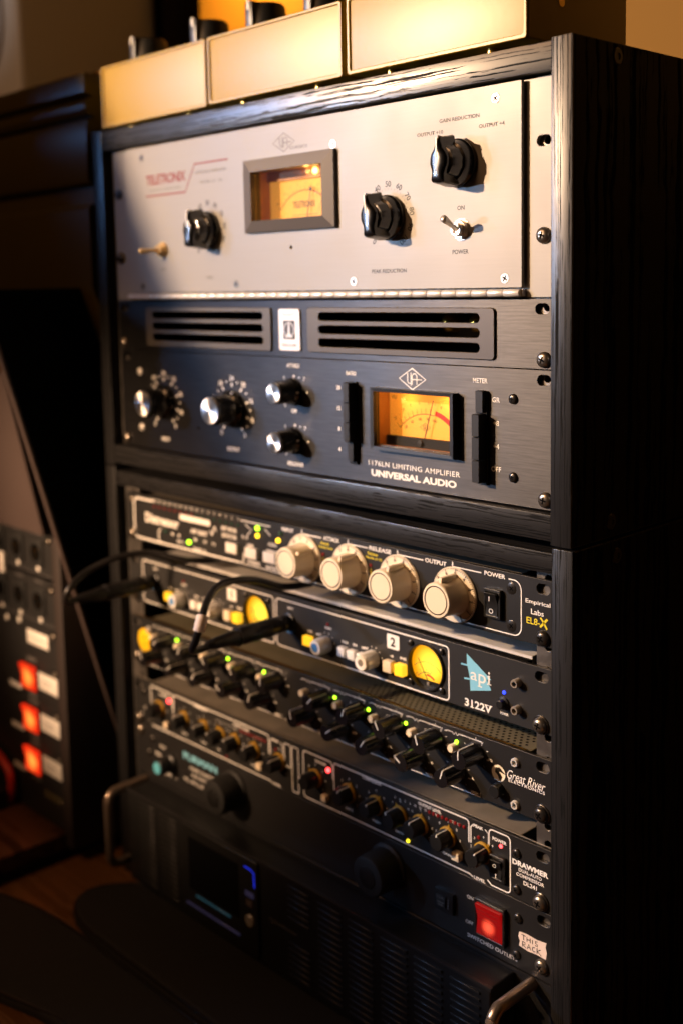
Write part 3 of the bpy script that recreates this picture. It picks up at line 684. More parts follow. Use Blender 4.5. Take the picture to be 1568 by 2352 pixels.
ldial(67.2, -222.8, 25.6, ['0', '6', '12', '18', '24', '30', '36', '48', '0'], 4.2); ldial(163.6, -222.8, 25.6, ['0', '6', '12', '18', '24', '30', '36', '48', '0'], 4.2)
for cz, lab, lz in ((-204, 'ATTACK', -184.0), (-242.2, 'RELEASE', -260.9)):
    text(li, lab, 240.6, lz, 15.5 if lab == 'ATTACK' else 18, 3.0, bold=0.01)
    put('dial_scale', join([tmesh('1', 229.3, cz+10.2, None, 3), tmesh('7', 252.6, cz+10, None, 3), tmesh('3', 229.8, cz-11.5, None, 2.6), polys([circle(240.9, cz+11.8, .9, 8), circle(255.8, cz, .8, 8), circle(247, cz+11, .6, 8)])]), 'print_white', li, (0, -PR, 0))
text(li, 'OFF', 240.4, -219.4, 6.4, 3.0, bold=0.02); text(li, 'INPUT', 67, -256.2, 12, 3.2, bold=0.02); text(li, 'OUTPUT', 163.2, -256.4, 16, 3.2, bold=0.02)
text(li, 'RATIO', 303.7, -187.3, 10.2, 2.9, bold=0.02)
for s, z in (('20', -198.4), ('12', -213.7), ('8', -229.1), ('4', -244.5)): text(li, s, 290.4, z, None, 3.0, bold=0.03)
put('button_well', box(302.2, 310.6, -1.6, 0, -254.0, -193.0, .3, 1), 'black_plastic', li)
put('button_well', box(422.4, 431.2, -1.6, 0, -255.4, -193.2, .3, 1), 'black_plastic', li)
for i, z in enumerate((-200.6, -215.2, -229.8, -244.4)):
    put('push_button', cbox(6.0, 14.2, 8.6 if i < 3 else 4.8, 0.35, 1), 'button_black', li, (306.4, 0, z))
    put('push_button', cbox(6.2, 14.6, 4.8 if i == 0 else 8.8, 0.35, 1), 'button_black', li, (426.8, 0, -200.6-15.2*i+0.3))
text(li, 'METER', 424.2, -186.8, 12.0, 3.0, bold=0.012)
for s, z in (('GR', -198.7), ('+8', -214.0), ('+4', -229.1), ('OFF', -244.2)): text(li, s, 437.2, z, None, 3.3, bold=0.0)
ua_diamond(li, 364.2, -188.6, 12.4, 7.4, 'print_white', 0, 0.95)
text(li, '1176LN LIMITING AMPLIFIER', 363.4, -251.4, 86.4, 3.7, bold=0.012, space=1.12)
text(li, 'UNIVERSAL AUDIO', 363.2, -258.5, 80.6, 5.0, bold=0.045)
m2 = put('level_meter', frame_ring((328.6, 405.6, -240.2, -196.0), (331.6, 402.6, -237.8, -198.4), -6.2, -6.0, 0), 'black_plastic', li)
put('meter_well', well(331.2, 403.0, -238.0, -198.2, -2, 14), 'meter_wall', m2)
put('dial_face', plate(rrect(331.5, 402.7, -231.2, -198.4, 0.3, 1), [], 0.6, 0.1, front=11), 'dial_orange', m2)
put('dial_mask', box(331.5, 402.7, 7.5, 11.2, -238.0, -231.2), 'black_matte', m2)
lamp('meter_lamp', 'POINT', (352, 2.5, -204.0), (352, 10, -204), 0.009, (1.0, 0.50, 0.12), shadow_soft_size=0.002)
lamp('meter_lamp', 'POINT', (388, 2.5, -204.0), (388, 10, -204), 0.009, (1.0, 0.50, 0.12), shadow_soft_size=0.002)
cxm, czm = 367.0, -247.5
put('dial_scale', join([ribbon(arc(cxm, czm, 33.5, -0.85, 0.22, 20), 0.5)]+[ribbon([(cxm+33.5*math.sin(a), czm+33.5*math.cos(a)), (cxm+37.5*math.sin(a), czm+37.5*math.cos(a))], 0.28) for a in [-.84+.118*i for i in range(10)]]), 'print_dim', m2, (0, 10.85, 0))
put('dial_arc', ribbon(arc(cxm, czm, 35.6, 0.24, 0.95, 12), 3.4), 'arc_red', m2, (0, 10.83, 0))
put('dial_numbers', join([tmesh(s, cxm+41.5*math.sin(a), czm+41.5*math.cos(a), None, 2.0, rot=a) for s, a in (('20', -.8), ('10', -.56), ('7', -.36), ('5', -.16), ('3', 0.05), ('1', .2), ('0', .34), ('3', .7))]+[tmesh(s, cxm+30.2*math.sin(a), czm+30.2*math.cos(a), None, 2.0, rot=a) for s, a in (('20', -.7), ('40', -.46), ('60', -.2), ('80', .05), ('100', .26))]+[tmesh('VU', 336, -203.5, None, 2.8)]), 'print_dim', m2, (0, 10.84, 0))
ua_diamond(m2, 366, -223.5, 5, 3, 'print_grey', 10.95, 0.35)
put('needle', needle_mesh(368.0, -231.0, 376.2, -203.6, .38, .24), 'needle_black', m2, (0, 8.0, 0)); put('needle_pivot', lathe([(2.4, 0), (2.2, 1.2), (0, 1.6)], 16, cap=False), 'needle_black', m2, (364.5, 7.4, -234.6))
put('glass', plate(rrect(331.8, 402.4, -237.6, -198.6, 0.3, 1), [], 0.6, 0.05, front=-2.5), 'meter_glass', m2)

# ------------------------------------------------------------------ compressor with four cream knobs
el = thing('compressor', 'black compressor with four large cream dial knobs', 'audio compressor', (241, 80, -355.1))
ZT = -311.2
rack_panel(el, ZT, 43.9, 'panel_black', ((474.6, 6.35), (9.4, 6.35)))
chassis(el, ZT-1.5, 41, 'steel_dull')
screw(el, 474.6, -349.6, 0, 'dome', 'screw_black', rot=0.5); screw(el, 8.6, -349.6, 0, 'dome', 'screw_bronze'); screw(el, 8.6, -317.6, 0, 'small', 'screw_bronze')
for z in (-321.7, -346.8): screw(el, 449.3, z, 0, 'flat_large', 'screw_black', rot=0.7)
LW = 0.75
TL = -315.4; BL = -352.5
line(el, [(44, TL)]+arc(18, TL-6.2, 6.2, 2*PI, 1.5*PI, 6)+arc(18, BL+6.2, 6.2, 1.5*PI, PI, 6)+[(58, BL)], 1.7)
line(el, [(58, BL), (170, BL+1)], 1.5); line(el, [(54, -339.5), (50.5, -342), (50.5, -350), (53, -352)], 1.3)
line(el, [(168, -352), (172.6, -349.5), (172.6, -342.5)], 1.3)
line(el, [(446.9, TL-.2)]+arc(451.3, TL-.2-6, 6, 0, PI/2, 6)+arc(451.3, BL+6, 6, PI/2, PI, 6)+[(400, BL)], LW)
line(el, [(170, BL+.5), (400, BL)], 0.6)
for x, xe in ((246.0, 268.0), (297.2, 318.0), (347.8, 372.5), (399.3, 424.3)):
    line(el, [(x, -312.2), (x, TL), ], LW); line(el, [(x, TL-.1), (xe, TL-.1)], LW)
line(el, [(170, TL), (208, TL)], 0.9)
for s, x, w_ in (('INPUT', 229.2, 14), ('ATTACK', 279.4, 17.4), ('RELEASE', 330.5, 22), ('OUTPUT', 384.0, 19.4), ('POWER', 435.7, 17.4)): text(el, s, x, -315.0, w_, 3.1, bold=0.02)
for x, s1, s2 in ((272.0, 'Attack', 'Image Link'), (322.8, 'Release', 'Mode (1:1)')):
    text(el, s1, x, -319.2, 10, 2.2, 'print_yellow', bold=0.02); text(el, s2, x+1, -322.6, 16, 2.2, 'print_yellow', bold=0.02); led(el, x-2, -328.0, 'led_off_red', False); put('label_line', ribbon([(x-2, -330.5), (x-2, -335)], 0.4), 'print_yellow', el, (0, -PR, 0))
text(el, 'Empirical', 470.4, -327.6, 19.4, 3.6, bold=0.012); text(el, 'Labs', 470.0, -333.7, 10.0, 3.6, bold=0.012)
text(el, 'EL8-', 466.8, -340.0, 10.6, 4.4, 'print_yellow', bold=0.012)
put('lettering', join([ribbon([(472.4, -336.4), (475.0, -339.4), (477.6, -343.4)], 1.3), ribbon([(477.8, -336.6), (475.0, -339.6), (472.2, -342.8)], 1.5)]), 'print_yellow', el, (0, -PR, 0))
DIAL = lathe([(19.4, 0.4), (19.4, 1.2), (18.8, 1.9), (13, 2.2)], 64, name='dial_skirt')
KC = lathe([(13.4, 2.2), (13.2, 5.0), (12.6, 7.0), (12.1, 17.6), (12.1, 19.4), (11.6, 20.2), (10.2, 20.4), (9.9, 19.9), (9.4, 19.9), (9.1, 20.3), (0, 20.3)], 72, rad=lambda a, h: 1-0.035*(math.cos(a*9) > 0.55)*(2.6 < h < 17), name='cream_knob', cap=False)
RG = lathe([(10.05, 0), (10.05, 0.12), (9.25, 0.12), (9.25, 0)], 48, name='ring_line', cap=False)
RIDGE = box(-1.3, 1.3, -17.5, -2.2, 11.0, 15.6, 0.5)
def cream(x, z, rot):
    d = put('dial_knob', DIAL, 'cream_dial', el, (x, 0, z), rot)
    put('grip', KC, 'cream_plastic', d, local=True); put('ring_line', RG, 'black_plastic', d, (0, -19.95, 0), local=True); put('ridge', RIDGE, 'cream_plastic', d, local=True)
    tk = []
    for i in range(61):
        a = -2.6+5.2*i/60; r1 = 19.0; r0_ = 17.4 if i % 6 == 0 else 18.0
        tk.append(ribbon([(r0_*math.sin(a), r0_*math.cos(a)), (r1*math.sin(a), r1*math.cos(a))], 0.6 if i % 6 == 0 else 0.36))
    for i in range(11):
        a = -2.6+5.2*i/10; tk.append(tmesh(str(10-i), 15.7*math.sin(a), 15.7*math.cos(a), None, 2.7, rot=a, bold=0.03))
    put('dial_scale', join(tk), 'print_black', d, (0, -2.32, 0), local=True)
for x, r in ((248.6, 0.9), (299.4, 0.5), (349.8, 0.35), (401.6, 0.12)): cream(x, -334.8, r)
rs = rocker(el, 435.4, -334.2, 14.0, 20.0, 'black_plastic')
put('switch_mark', join([ribbon([(0, 2.6), (0, 5.8)], 0.6)]), 'print_white', rs, (0, -5.9, 0), local=True).rotation_euler = (0.0, 0, 0)
put('switch_mark', ribbon(circle(0, -4.6, 1.5, 16), 0.5, True), 'print_white', rs, (0, -3.9, 0), local=True)
# busy left part: logo, meter LEDs, lit buttons
text(el, 'Distressor', 56.0, -331.6, 52, 9.0, bold=0.03)
put('dial_numbers', join([tmesh(s, 45+8.1*i, -314.6, None, 3.0) for i, s in enumerate(['30', '24', '20', '18', '16', '14', '12', '10', '8', '7', '6', '5', '4', '3', '2', '1'])]), 'print_white', el, (0, -PR, 0))
for i in range(16): led(el, 45+8.1*i, -320.0, 'led_off_red' if i < 8 else 'led_off_green', False)
put('label_strip', plate(rrect(84, 128, -326.8, -321.6, 1.5, 3), [], 0.3, 0.05, front=-0.3), 'print_white', el)
for s, x, z, w_, h_ in (('HP DIST', 112, -334.5, 24, 4), ('BRIT MODE', 154, -325.5, 20, 3.5), ('DETECTOR', 154, -331.5, 20, 3.5), ('1:1', 175, -329, 7, 3), ('LINK', 182, -335, 9, 3), ('AUDIO', 210, -330, 11, 3.2), ('BYPASS', 210, -336, 14, 3), ('STEREO', 186, -349, 16, 3.0), ('RATIO', 208, -349.5, 13, 3.0), ('DIST 2', 112, -350.0, 18, 2.6), ('DIST 3', 84, -347.0, 10, 2.6)): text(el, s, x, z, w_, h_, bold=0.03)
put('curve_mark', ribbon([(128+8*t/10.0, -330-4*math.sin(t/10.0*2*PI)) for t in range(11)], 1.1), 'print_white', el, (0, -PR, 0))
for x in (72, 82, 106, 120, 132): text(el, str(int(x/12)), x, -341.5, 4, 3, bold=0.02)
for x, z in ((159.7, -340.3), (185.4, -340.6), (208.6, -340.4)):
    put('push_button', cbox(14.5, 8.6, 3.4, 0.5), 'white_plastic', el, (x, 0, z))
for x, z, mt in ((97.2, -345.2, 'led_green'), (192.0, -318.9, 'led_green'), (191.9, -325.2, 'led_amber'), (217.8, -325.2, 'led_amber'), (62.2, -340.4, 'led_off_green'), (221, -319, 'led_off_green')): led(el, x, z, mt)
put('label_line', join([ribbon([(176, -318), (184, -322), (178, -327)], 0.9), ribbon([(201, -318.5), (208, -323)], 0.9)]), 'print_white', el, (0, -PR, 0))

# ------------------------------------------------------------------ two-channel preamp with round meters
ap = thing('microphone_preamp', 'dark two-channel preamp with round yellow meters and blue triangle logo', 'audio preamp', (241, 80, -413))
ZT = -369.2; MX = (188.0, 374.4); MZ = -392.4
rack_panel(ap, ZT, 43.9, 'panel_charcoal', ((473.4, 6.35), (9.4, 6.35)), holes=[circle(x, MZ, 16.2, 36) for x in MX]+[circle(41.8, -390.6, 5.6, 20), circle(228.4, -390.0, 5.6, 20)])
chassis(ap, ZT-2, 40, 'steel_bright', y0=19); put('gap_strip', box(22, 452, 3.2, 18.8, -411, -373.5), 'void', ap)  # near-black strip filling the dark front of the gap
screw(ap, 473.0, -407.5, 0, 'dome', 'screw_bronze', True, rot=0.3); screw(ap, 9, -407.5, 0, 'dome', 'screw_bronze', True)
for x0, x1 in ((22.4, 209.4), (212.8, 395.2)):
    line(ap, rrect(x0, x1, -412.0, -373.2, 3.2, 5), 1.0, closed=True)
for ch, mx in enumerate(MX):
    off = -187.0 if ch == 0 else 0.0
    mt = put('level_meter', lathe([(17.4, 0), (17.4, 1.2), (16.8, 1.8), (16.0, 1.8), (15.8, 0.2), (15.6, -5.5)], 48, cap=False), 'black_plastic', ap, (mx, 0, MZ))
    a0 = math.acos(-10.5/15.9)
    put('dial_face', polys([arc(0, 0, 15.9, -a0, a0, 30)]), 'dial_yellow', mt, (0, 2.2, 0), local=True)
    put('dial_mask', polys([arc(0, 0, 15.9, a0, 2*PI-a0, 16)]), 'black_plastic', mt, (0, 2.0, 0), local=True)
    put('dial_scale', join([ribbon(arc(-1, -16, 11, -0.9, 0.3, 12), 0.5), ribbon(arc(-1, -16, 18.5, -.75, .75, 12), .35)]+[tmesh(s, -1+12.8*math.sin(a), -16+12.8*math.cos(a), None, 1.9, rot=a) for s, a in (('20', -.9), ('7', -.55), ('3', -.1), ('0', .3))]), 'print_dim', mt, (0, 2.1, 0), local=True)
    put('dial_arc', ribbon(arc(-1, -16, 9.3, -0.1, 0.75, 10), 1.5), 'arc_red', mt, (0, 2.05, 0), local=True)
    put('needle', needle_mesh(0, -10.4, -9, 4.5, .3, .2), 'needle_black', mt, (0, 1.4, 0), local=True)
    put('meter_screw', lathe([(1.4, 0), (1.2, .6), (0, .8)], 12, cap=False), 'steel_dull', mt, (0, 1.8, -12.6), local=True)
    for sx, sz in ((-14.3, 14.6), (14.6, 14.4), (-14.4, -13.8), (14.6, -13.8)): put('screw', PAN, 'screw_black', ap, (mx+sx, 0, MZ+sz)).scale = (0.55, 0.8, 0.55)
    nb = put('number_plate', plate(rrect(336.4+off, 348.6+off, -386.8, -376.0, 1.0, 3), [], 0.4, 0.1, front=-0.4), 'print_white', ap)
    text(nb, str(ch+1), 342.4+off, -381.4, None, 7.0, 'print_black', -0.45, bold=0.03)
    put('push_button', cbox(8.4, 7.6, 4.4, 0.7), 'lit_yellow', ap, (252.4+off, 0, -399.8))
    kb = put('knob', lathe([(6.4, 0.2), (6.4, 10.0), (6.0, 10.6)], 36, rad=lambda a, h: 1-.04*(math.cos(12*a) > 0)), 'steel_bright', ap, (271.6+off, 0, -398.8))
    put('cap', lathe([(5.9, 10.6), (5.6, 12.4), (3.9, 12.6)], 28), 'white_plastic', kb, local=True); put('cap_inlay', lathe([(3.7, 12.6), (3.4, 12.9), (0, 12.95)], 24, cap=False), 'button_blue', kb, local=True)
    for x in (292.4, 302.8, 313.4): put('push_button', cbox(8.0, 7.4, 5.6, 1.2, 3), 'white_plastic', ap, (x+off, 0, -399.4))
    kb = put('knob', lathe([(6.8, 0.2), (6.6, 11.0), (6.2, 12.2)], 36, rad=lambda a, h: 1-.04*(math.cos(12*a) > 0)), 'steel_bright', ap, (321.8+off, 0, -398.6))
    put('cap', lathe([(6.0, 12.2), (5.6, 13.6), (4.2, 13.6)], 28), 'white_plastic', kb, local=True); put('cap_inlay', lathe([(4.1, 13.5), (0, 13.8)], 24, cap=False), 'steel_dull', kb, local=True)
    put('push_button', cbox(8.2, 8.6, 5.6, 0.8), 'lit_yellow' if False else 'cream_plastic', ap, (340.4+off, 0, -399.2)); put('push_button', cbox(8.2, 8.6, 5.6, 0.8), 'lit_yellow', ap, (352.0+off, 0, -399.2))
    for s, x, z in (('-20', 252.6, -392.5), ('48V', 263, -393), ('GAIN', 273.6, -385.6), ('PAD', 292, -392.8), ('IN', 302.6, -392.6), ('HPF', 313, -392.6), ('-6', 340.6, -392.2), ('INS', 352, -391.6), ('INPUT', 230.4, -378.5)): text(ap, s, x+off, z, min(7, 2.0*len(s)), 1.9, bold=0.03)
    led(ap, 273.4+off, -382.6, 'led_off_red', False)
    put('dial_scale', join([polys([circle(322+off+9*math.sin(a), -398.6+9*math.cos(a), .5, 6) for a in (-1.2, -.7, -.2, .3, .8, 1.3)]), polys([circle(271.6+off+9*math.sin(a), -398.8+9*math.cos(a), .5, 6) for a in (-1.2, -.7, -.2, .3, .8, 1.3)])]), 'print_white', ap, (0, -PR, 0))
    put('jack_nut', lathe([(7.6, 0), (7.6, 1.6), (6.6, 2.2), (5.4, 2.2), (5.3, -2)], 28, cap=False), 'black_plastic', ap, (228.4+off, 0, -390.0))
    put('jack_rim', ribbon(arc(0, 0, 8.8, 2.2, 4.2, 10), 1.2), 'button_blue', ap, (228.4+off, -PR, -390.0))
# logo
put('logo', polys([[(411.2, -374.0), (432.6, -387.6), (428.6, -388.2), (432.4, -395.0), (414.4, -399.6), (414.0, -392.0), (409.0, -392.6), (409.0, -391.4), (414, -390.8), (412.0, -382.8), (406.4, -382.9), (406.4, -381.7), (411.6, -381.6)]]), 'print_blue', ap, (0, -PR, 0))
serif = [tmesh('a', 417.6, -388.6, 5.6, 5.6, bold=0.0), tmesh('p', 424.8, -390.2, 6.2, 8.8, bold=0.0), tmesh('i', 430.6, -386.9, 1.6, 8.8, bold=0.01), polys([rrect(428.8, 432.6, -391.5, -390.8, .1, 1), rrect(420.9, 424.6, -394.9, -394.2, .1, 1), rrect(429.0, 430.6, -386.4, -385.7, .1, 1)])]
put('lettering', join(serif), 'print_white', ap, (0, -2.4*PR, 0))
text(ap, '3122V', 421.0, -408.5, 23.4, 5.6, bold=0.025)
put('lettering', polys([rrect(a, b, z, z+.6, .1, 1) for a, b, z in ((414.2, 417.4, -411.3), (428.0, 430.4, -406.4), (430.8, 433.2, -406.4))]), 'print_white', ap, (0, -1.5*PR, 0))
led(ap, 443.3, -393.4, 'led_blue', False)
put('power_button', lathe([(4.4, 0), (4.4, 1.0), (3.0, 1.4), (2.9, 5.0), (2.4, 5.4)], 28), 'black_plastic', ap, (442.9, 0, -400.8)); text(ap, 'POWER', 443.3, -408.2, 6.6, 1.7, bold=0.03)
socket_screw(ap, 455.0, -383.6); socket_screw(ap, 455.0, -401.8)

# ------------------------------------------------------------------ equaliser with rows of black knobs
gr = thing('equaliser', 'black equaliser with two staggered rows of black knobs and green lights', 'audio equaliser', (241, 80, -473.4))
ZT = -429.6
rack_panel(gr, ZT, 43.9, 'panel_black', ((474.4, 6.35), (9.4, 6.35)))
chassis(gr, ZT-1.2, 41, 'chassis_olive', x1=460)
put('top_lip', box(0.5, 459, 3.1, 4.2, -431.0, -429.4), 'gold', gr)
HOLE = [(x, y) for x in range(300, 452, 5) for y in range(8, 44, 4)]
bm = bmesh.new()
for i, (x, y) in enumerate(HOLE):
    o_ = 2.5 if (y//4) % 2 else 0
    bm.faces.new([bm.verts.new(((x+o_+1.2*math.cos(k*PI/3))*S, (y+1.2*math.sin(k*PI/3))*S, (ZT-1.1)*S)) for k in range(6)])
put('perforation', mesh(bm, 'perforation'), 'void', gr)['kind'] = 'stuff'
screw(gr, 474.0, -467.6, 0, 'dome', 'screw_black', True, rot=0.5); screw(gr, 10, -467.6, 0, 'dome', 'screw_bronze', True)
GK = lathe([(7.6, 0.3), (7.6, 2.0), (6.9, 3.0), (6.5, 17.5), (6.0, 18.8), (0, 19.0)], 32, rad=lambda a, h: 1-.035*(math.cos(10*a) > 0)*(3 < h < 18), name='slim_knob', cap=False)
GP = box(-.35, .35, -19.25, -18.6, 0.5, 6.6); GP2 = box(-.35, .35, -18.6, -3, 6.7, 7.35)
GB = lathe([(2.9, 0), (2.9, 5.6), (2.4, 6.4), (0, 6.6)], 20, name='round_button', cap=False)
HI = (418.9, 382.4, 344.4, 306.2, 268.4); LO = (402.8, 365.6, 325.4, 288.4, 249.6); BT = (401.0, 362.4, 323.6, 285.0, 246.8); LD = (401.9, 354.1, 316.0, 279.8)
rots = [0.0, -0.35, -0.55, 0.4, 0.75, 0.3, -1.0, 0.6, 0.9, -0.3]
for ch in (0, -206.7):
    for i in range(5):
        for x, z, r in ((HI[i]+ch, -442.4, rots[i]), (LO[i]+ch, -460.4, rots[i+5])):
            k = put('knob', GK, 'bakelite', gr, (x, 0, z), r); put('pointer', GP, 'print_white', k, local=True); put('pointer', GP2, 'print_white', k, local=True)
            put('dial_ticks', join([ribbon([(x+9.6*math.sin(a), z+9.6*math.cos(a)), (x+11.2*math.sin(a), z+11.2*math.cos(a))], .35) for a in [-2.4+.6*q for q in range(9)]]), 'print_white', gr, (0, -PR, 0))
            text(gr, random.choice(['.6', '1K', '3K', '10', '16', '60']), x+12.6, z-1.5, 3.2, 1.8, bold=.02)
        put('push_button', GB, 'cream_plastic', gr, (BT[i]+ch, 0, -443.2))
        if i < 4: led(gr, LD[i]+ch, -439.4, 'led_green', False)
        x = HI[i]+ch
        line(gr, [(x-28, -434.2), (x-25, -433.4), (x-21, -433.4), (x-19.5, -435), (x-18, -433.0), (x-16.5, -435), (x-15, -433.4), (x+5, -433.4), (x+5, -436)], 0.5, name='curve_mark')
    line(gr, [(220+ch, -473.0), (422.6+ch, -473.0), (422.6+ch, -470)], 0.55)
    for s, x in (('LOW', 262), ('LO MID', 300), ('HI MID', 340), ('MID', 376), ('HIGH', 417.4)): text(gr, s, x+ch, -471.4, 6.2, 1.8, bold=.03)
put('logo', polys([circle(438.3, -450.9, 5.7, 28)]), 'print_white', gr, (0, -PR, 0))
put('logo', polys([[(436, -447.4), (439.5, -446.6), (444.4, -450.4), (441.5, -450.0), (438.8, -449.4), (441.5, -452.8), (440, -456.9), (437.6, -452.2), (435.4, -450.6)]]), 'panel_black', gr, (0, -2*PR, 0))
text(gr, 'Great River', 461.0, -448.8, 31.0, 6.2, shear=0.38, bold=0.0); text(gr, 'ELECTRONICS', 461.4, -453.0, 29.6, 2.2, bold=0.02, space=1.15)
put('round_button', lathe([(4.8, 0), (4.6, 5.6), (4.0, 6.2)], 28), 'black_plastic', gr, (438.9, 0, -462.0))
for z in (-438.9, -468.4): socket_screw(gr, 452.6, z, 'screw_nickel', 3.0); socket_screw(gr, 29, z, 'screw_nickel', 3.0)
yd = put('yellow_badge', lathe([(11.4, 0), (11.4, .8), (11, 1.0)], 36), 'yellow_disc', gr, (22.4, 0, -450.8)); put('badge_slot', cbox(3, 1.2, .2), 'print_black', yd, (0, -1.0, 3), local=True); put('badge_slot', cbox(3, 1.2, .2), 'print_black', yd, (0, -1.0, -3.5), local=True)

# ------------------------------------------------------------------ dual compressor with white framed sections
dr = thing('dual_compressor', 'black dual compressor with white outlined sections and yellow-skirted knobs', 'audio compressor', (241, 80, -534.6))
ZT = -490.8
rack_panel(dr, ZT, 43.6, 'panel_black_brushed', ((474.6, 6.35), (9.4, 6.35)))
chassis(dr, ZT-1.2, 41, 'steel_dull')
put('top_lip', box(0.5, 481, 3.1, 3.9, -491.6, -490.6), 'steel_dull', dr)
screw(dr, 473.2, -528.6, 0, 'dome', 'screw_bronze', True, rot=0.4); screw(dr, 9, -528.6, 0, 'dome', 'screw_bronze', True)
for x, z in ((453.6, -502), (453.6, -527.5), (16, -502), (26, -538)): screw(dr, x, z if z > -534 else -528, 0, 'small', 'screw_black')
DK = lathe([(7.6, .2), (7.6, 1.6), (6.9, 2.4)], 28, name='yellow_skirt'); DB = lathe([(6.7, 2.4), (6.3, 12.6), (5.6, 13.6), (0, 13.7)], 28, rad=lambda a, h: 1-.04*(math.cos(9*a) > 0), name='slim_grip', cap=False)
DP = box(-.35, .35, -13.9, -3, 4.6, 6.75); 
KX = (255.8, 293.4, 322.6, 347.2, 367.2, 393.2, 425.0)
tip = polys([[(-1.6, 7.0), (1.6, 7.0), (0, 10.2)]])
for ch in (0, -213.6):
    for i, x in enumerate(KX):
        r = (-.9, .3, .5, -.4, .2, .15, .6)[i]
        k = put('knob', DK, 'knob_yellow', dr, (x+ch, 0, -512.0), r); put('grip', DB, 'black_plastic', k, local=True); put('pointer', DP, 'print_white', k, local=True); put('pointer_tip', tip, 'knob_yellow', k, (0, -.9, 0), local=True)
        put('dial_scale', join([tmesh(random.choice('0246813'), x+ch+11*math.sin(a), -512+11*math.cos(a), None, 1.9) for a in (-2.3, -1.5, -.8, 0, .8, 1.5, 2.3)]), 'print_white', dr, (0, -PR, 0))
    led(dr, 270.8+ch, -500.8, 'led_red'); led(dr, 354.7+ch, -529.0, 'led_yellow' if ch == 0 else 'led_off_red', False); led(dr, 421+ch, -502.5, 'led_off_red', False)
    for i in range(9): led(dr, 376+4*i+ch, -499.5, 'led_off_red', False)
    put('dial_numbers', join([tmesh(random.choice(['20', '15', '10', '6', '3', '0']), 342+5*i+ch, -499.5, None, 1.7) for i in range(14)]), 'print_white', dr, (0, -PR, 0))
    line(dr, [(275.5+ch, -507)]+[(275.5+ch, -497)]+arc(272+ch, -497+1, 2.6, PI/2, 0, 4)+arc(244+ch, -496, 2.8, 0, -PI/2, 4)+arc(244+ch, -529, 2.8, -PI/2, -PI, 4)+[(300+ch, -531.6)], 0.9)
    line(dr, [(276.8+ch, -525), (276.8+ch, -495.5)]+arc(279+ch, -495.4, 2.2, -PI/2, 0, 4)+arc(409.6+ch, -495.6, 2.6, 0, PI/2, 4)+[(412.2+ch, -509)], 0.9)
    line(dr, [(414+ch, -509), (414+ch, -497.2), (416+ch, -495)], 0.8); line(dr, [(300+ch, -531.6), (413+ch, -532), (415.5+ch, -533.4)], 0.9); line(dr, [(426.5+ch, -495), (429.5+ch, -497), (429.5+ch, -508)], 0.8)
    for s, x, z, w_ in (('EXPANDER', 262, -497.6, 13), ('COMPRESSOR', 318, -494.6, 20), ('OUTPUT LEVEL', 376, -496.4, 22), ('PEAK', 420.6, -495.3, 8.6), ('LEVEL', 421.6, -533.0, 10)): text(dr, s, x+ch, z, w_, 2.3, bold=.03)
    put('push_button', cbox(6.4, 5.8, 5.4, .4), 'cream_plastic', dr, (403.6+ch, 0, -521.4)); put('push_button', cbox(5, 5, 4, .4), 'cream_plastic', dr, (268+ch, 0, -524))
    for s, x in (('GATE', 293), ('THRESH', 322), ('RATIO', 346), ('GAIN', 392)): text(dr, s, x+ch, -525.5, 8, 1.7, bold=.02)
line(dr, arc(433, -496, 3, -PI/2, 0, 4)+arc(445, -496, 3, 0, PI/2, 4)+arc(445, -530, 3, PI/2, PI, 4)+[(432, -533), (428.5, -530.5)], 0.9)
line(dr, [(430, -496), (430, -509)], 0.9)
line(dr, rrect(218, 226, -513, -494, 1.5, 3), .8, closed=True); line(dr, rrect(227.5, 235.2, -532, -494, 1.5, 3), .8, closed=True)
text(dr, 'POWER', 438.9, -498.7, 12, 2.4, bold=.03); led(dr, 440.2, -502.0, 'led_red', False)
rs = rocker(dr, 438.6, -518.0, 13, 18, 'black_plastic'); put('switch_mark', ribbon([(0, -5.6), (0, -3)], .6), 'print_white', rs, (0, -3.9, 0), local=True); put('switch_mark', ribbon(circle(0, 3.4, 1.2, 14), .4, True), 'print_white', rs, (0, -5.4, 0), local=True)
text(dr, 'DRAWMER', 464.4, -508.6, 29.2, 3.8, bold=0.045)
for s, z, w_, h_ in (('DUAL-AUTO', -512.8, 18.6, 2.4), ('COMPRESSOR', -516.4, 22.6, 2.4), ('DL241', -520.7, 10.8, 2.9)): text(dr, s, 464.4, z, w_, h_, bold=0.02)

# ------------------------------------------------------------------ power conditioner
pc = thing('power_conditioner', 'black power conditioner with glowing red rocker switch and taped note', 'power conditioner', (241, 80, -578.8))
ZT = -535.0
rack_panel(pc, ZT, 48.4, 'panel_black', ((475.4, 6.35), (9.4, 6.35)))
chassis(pc, ZT-1.5, 45, 'black_matte')
screw(pc, 474.0, -573.6, 0, 'dome', 'screw_bronze', rot=.6); screw(pc, 8.6, -541.5, 0, 'dome', 'screw_bronze')
for x, z in ((454.6, -547.5), (453.5, -574.2), (28, -545), (22, -560)): screw(pc, x, z, 0, 'small', 'screw_black')
rs = rocker(pc, 432.2, -559.2, 26.0, 27.4, 'lit_red', d=3.4)
put('rocker_rib', join([ribbon([(-9+1.5*i, -10), (-9+1.5*i, -5.0)], .3) for i in range(13)]+[ribbon([(-9.5, z), (9.5, z)], .3) for z in (2, 5, 8)]), 'print_red', rs, (0, -5.9, 0), local=True)
text(pc, 'ON', 412.9, -549.6, 5.4, 2.5); text(pc, 'OFF', 412.2, -568.3, 6.6, 2.5); text(pc, 'SWITCHED OUTLETS', 432.2, -577.9, 43.4, 2.7)
sb = put('breaker_switch', cbox(17, 15, 2.6, .4), 'black_plastic', pc, (390.6, 0, -560.6)); put('breaker_window', cbox(8.6, 8.4, .8, .2), 'black_matte', sb, (-2.2, -2.6, 0), local=True)
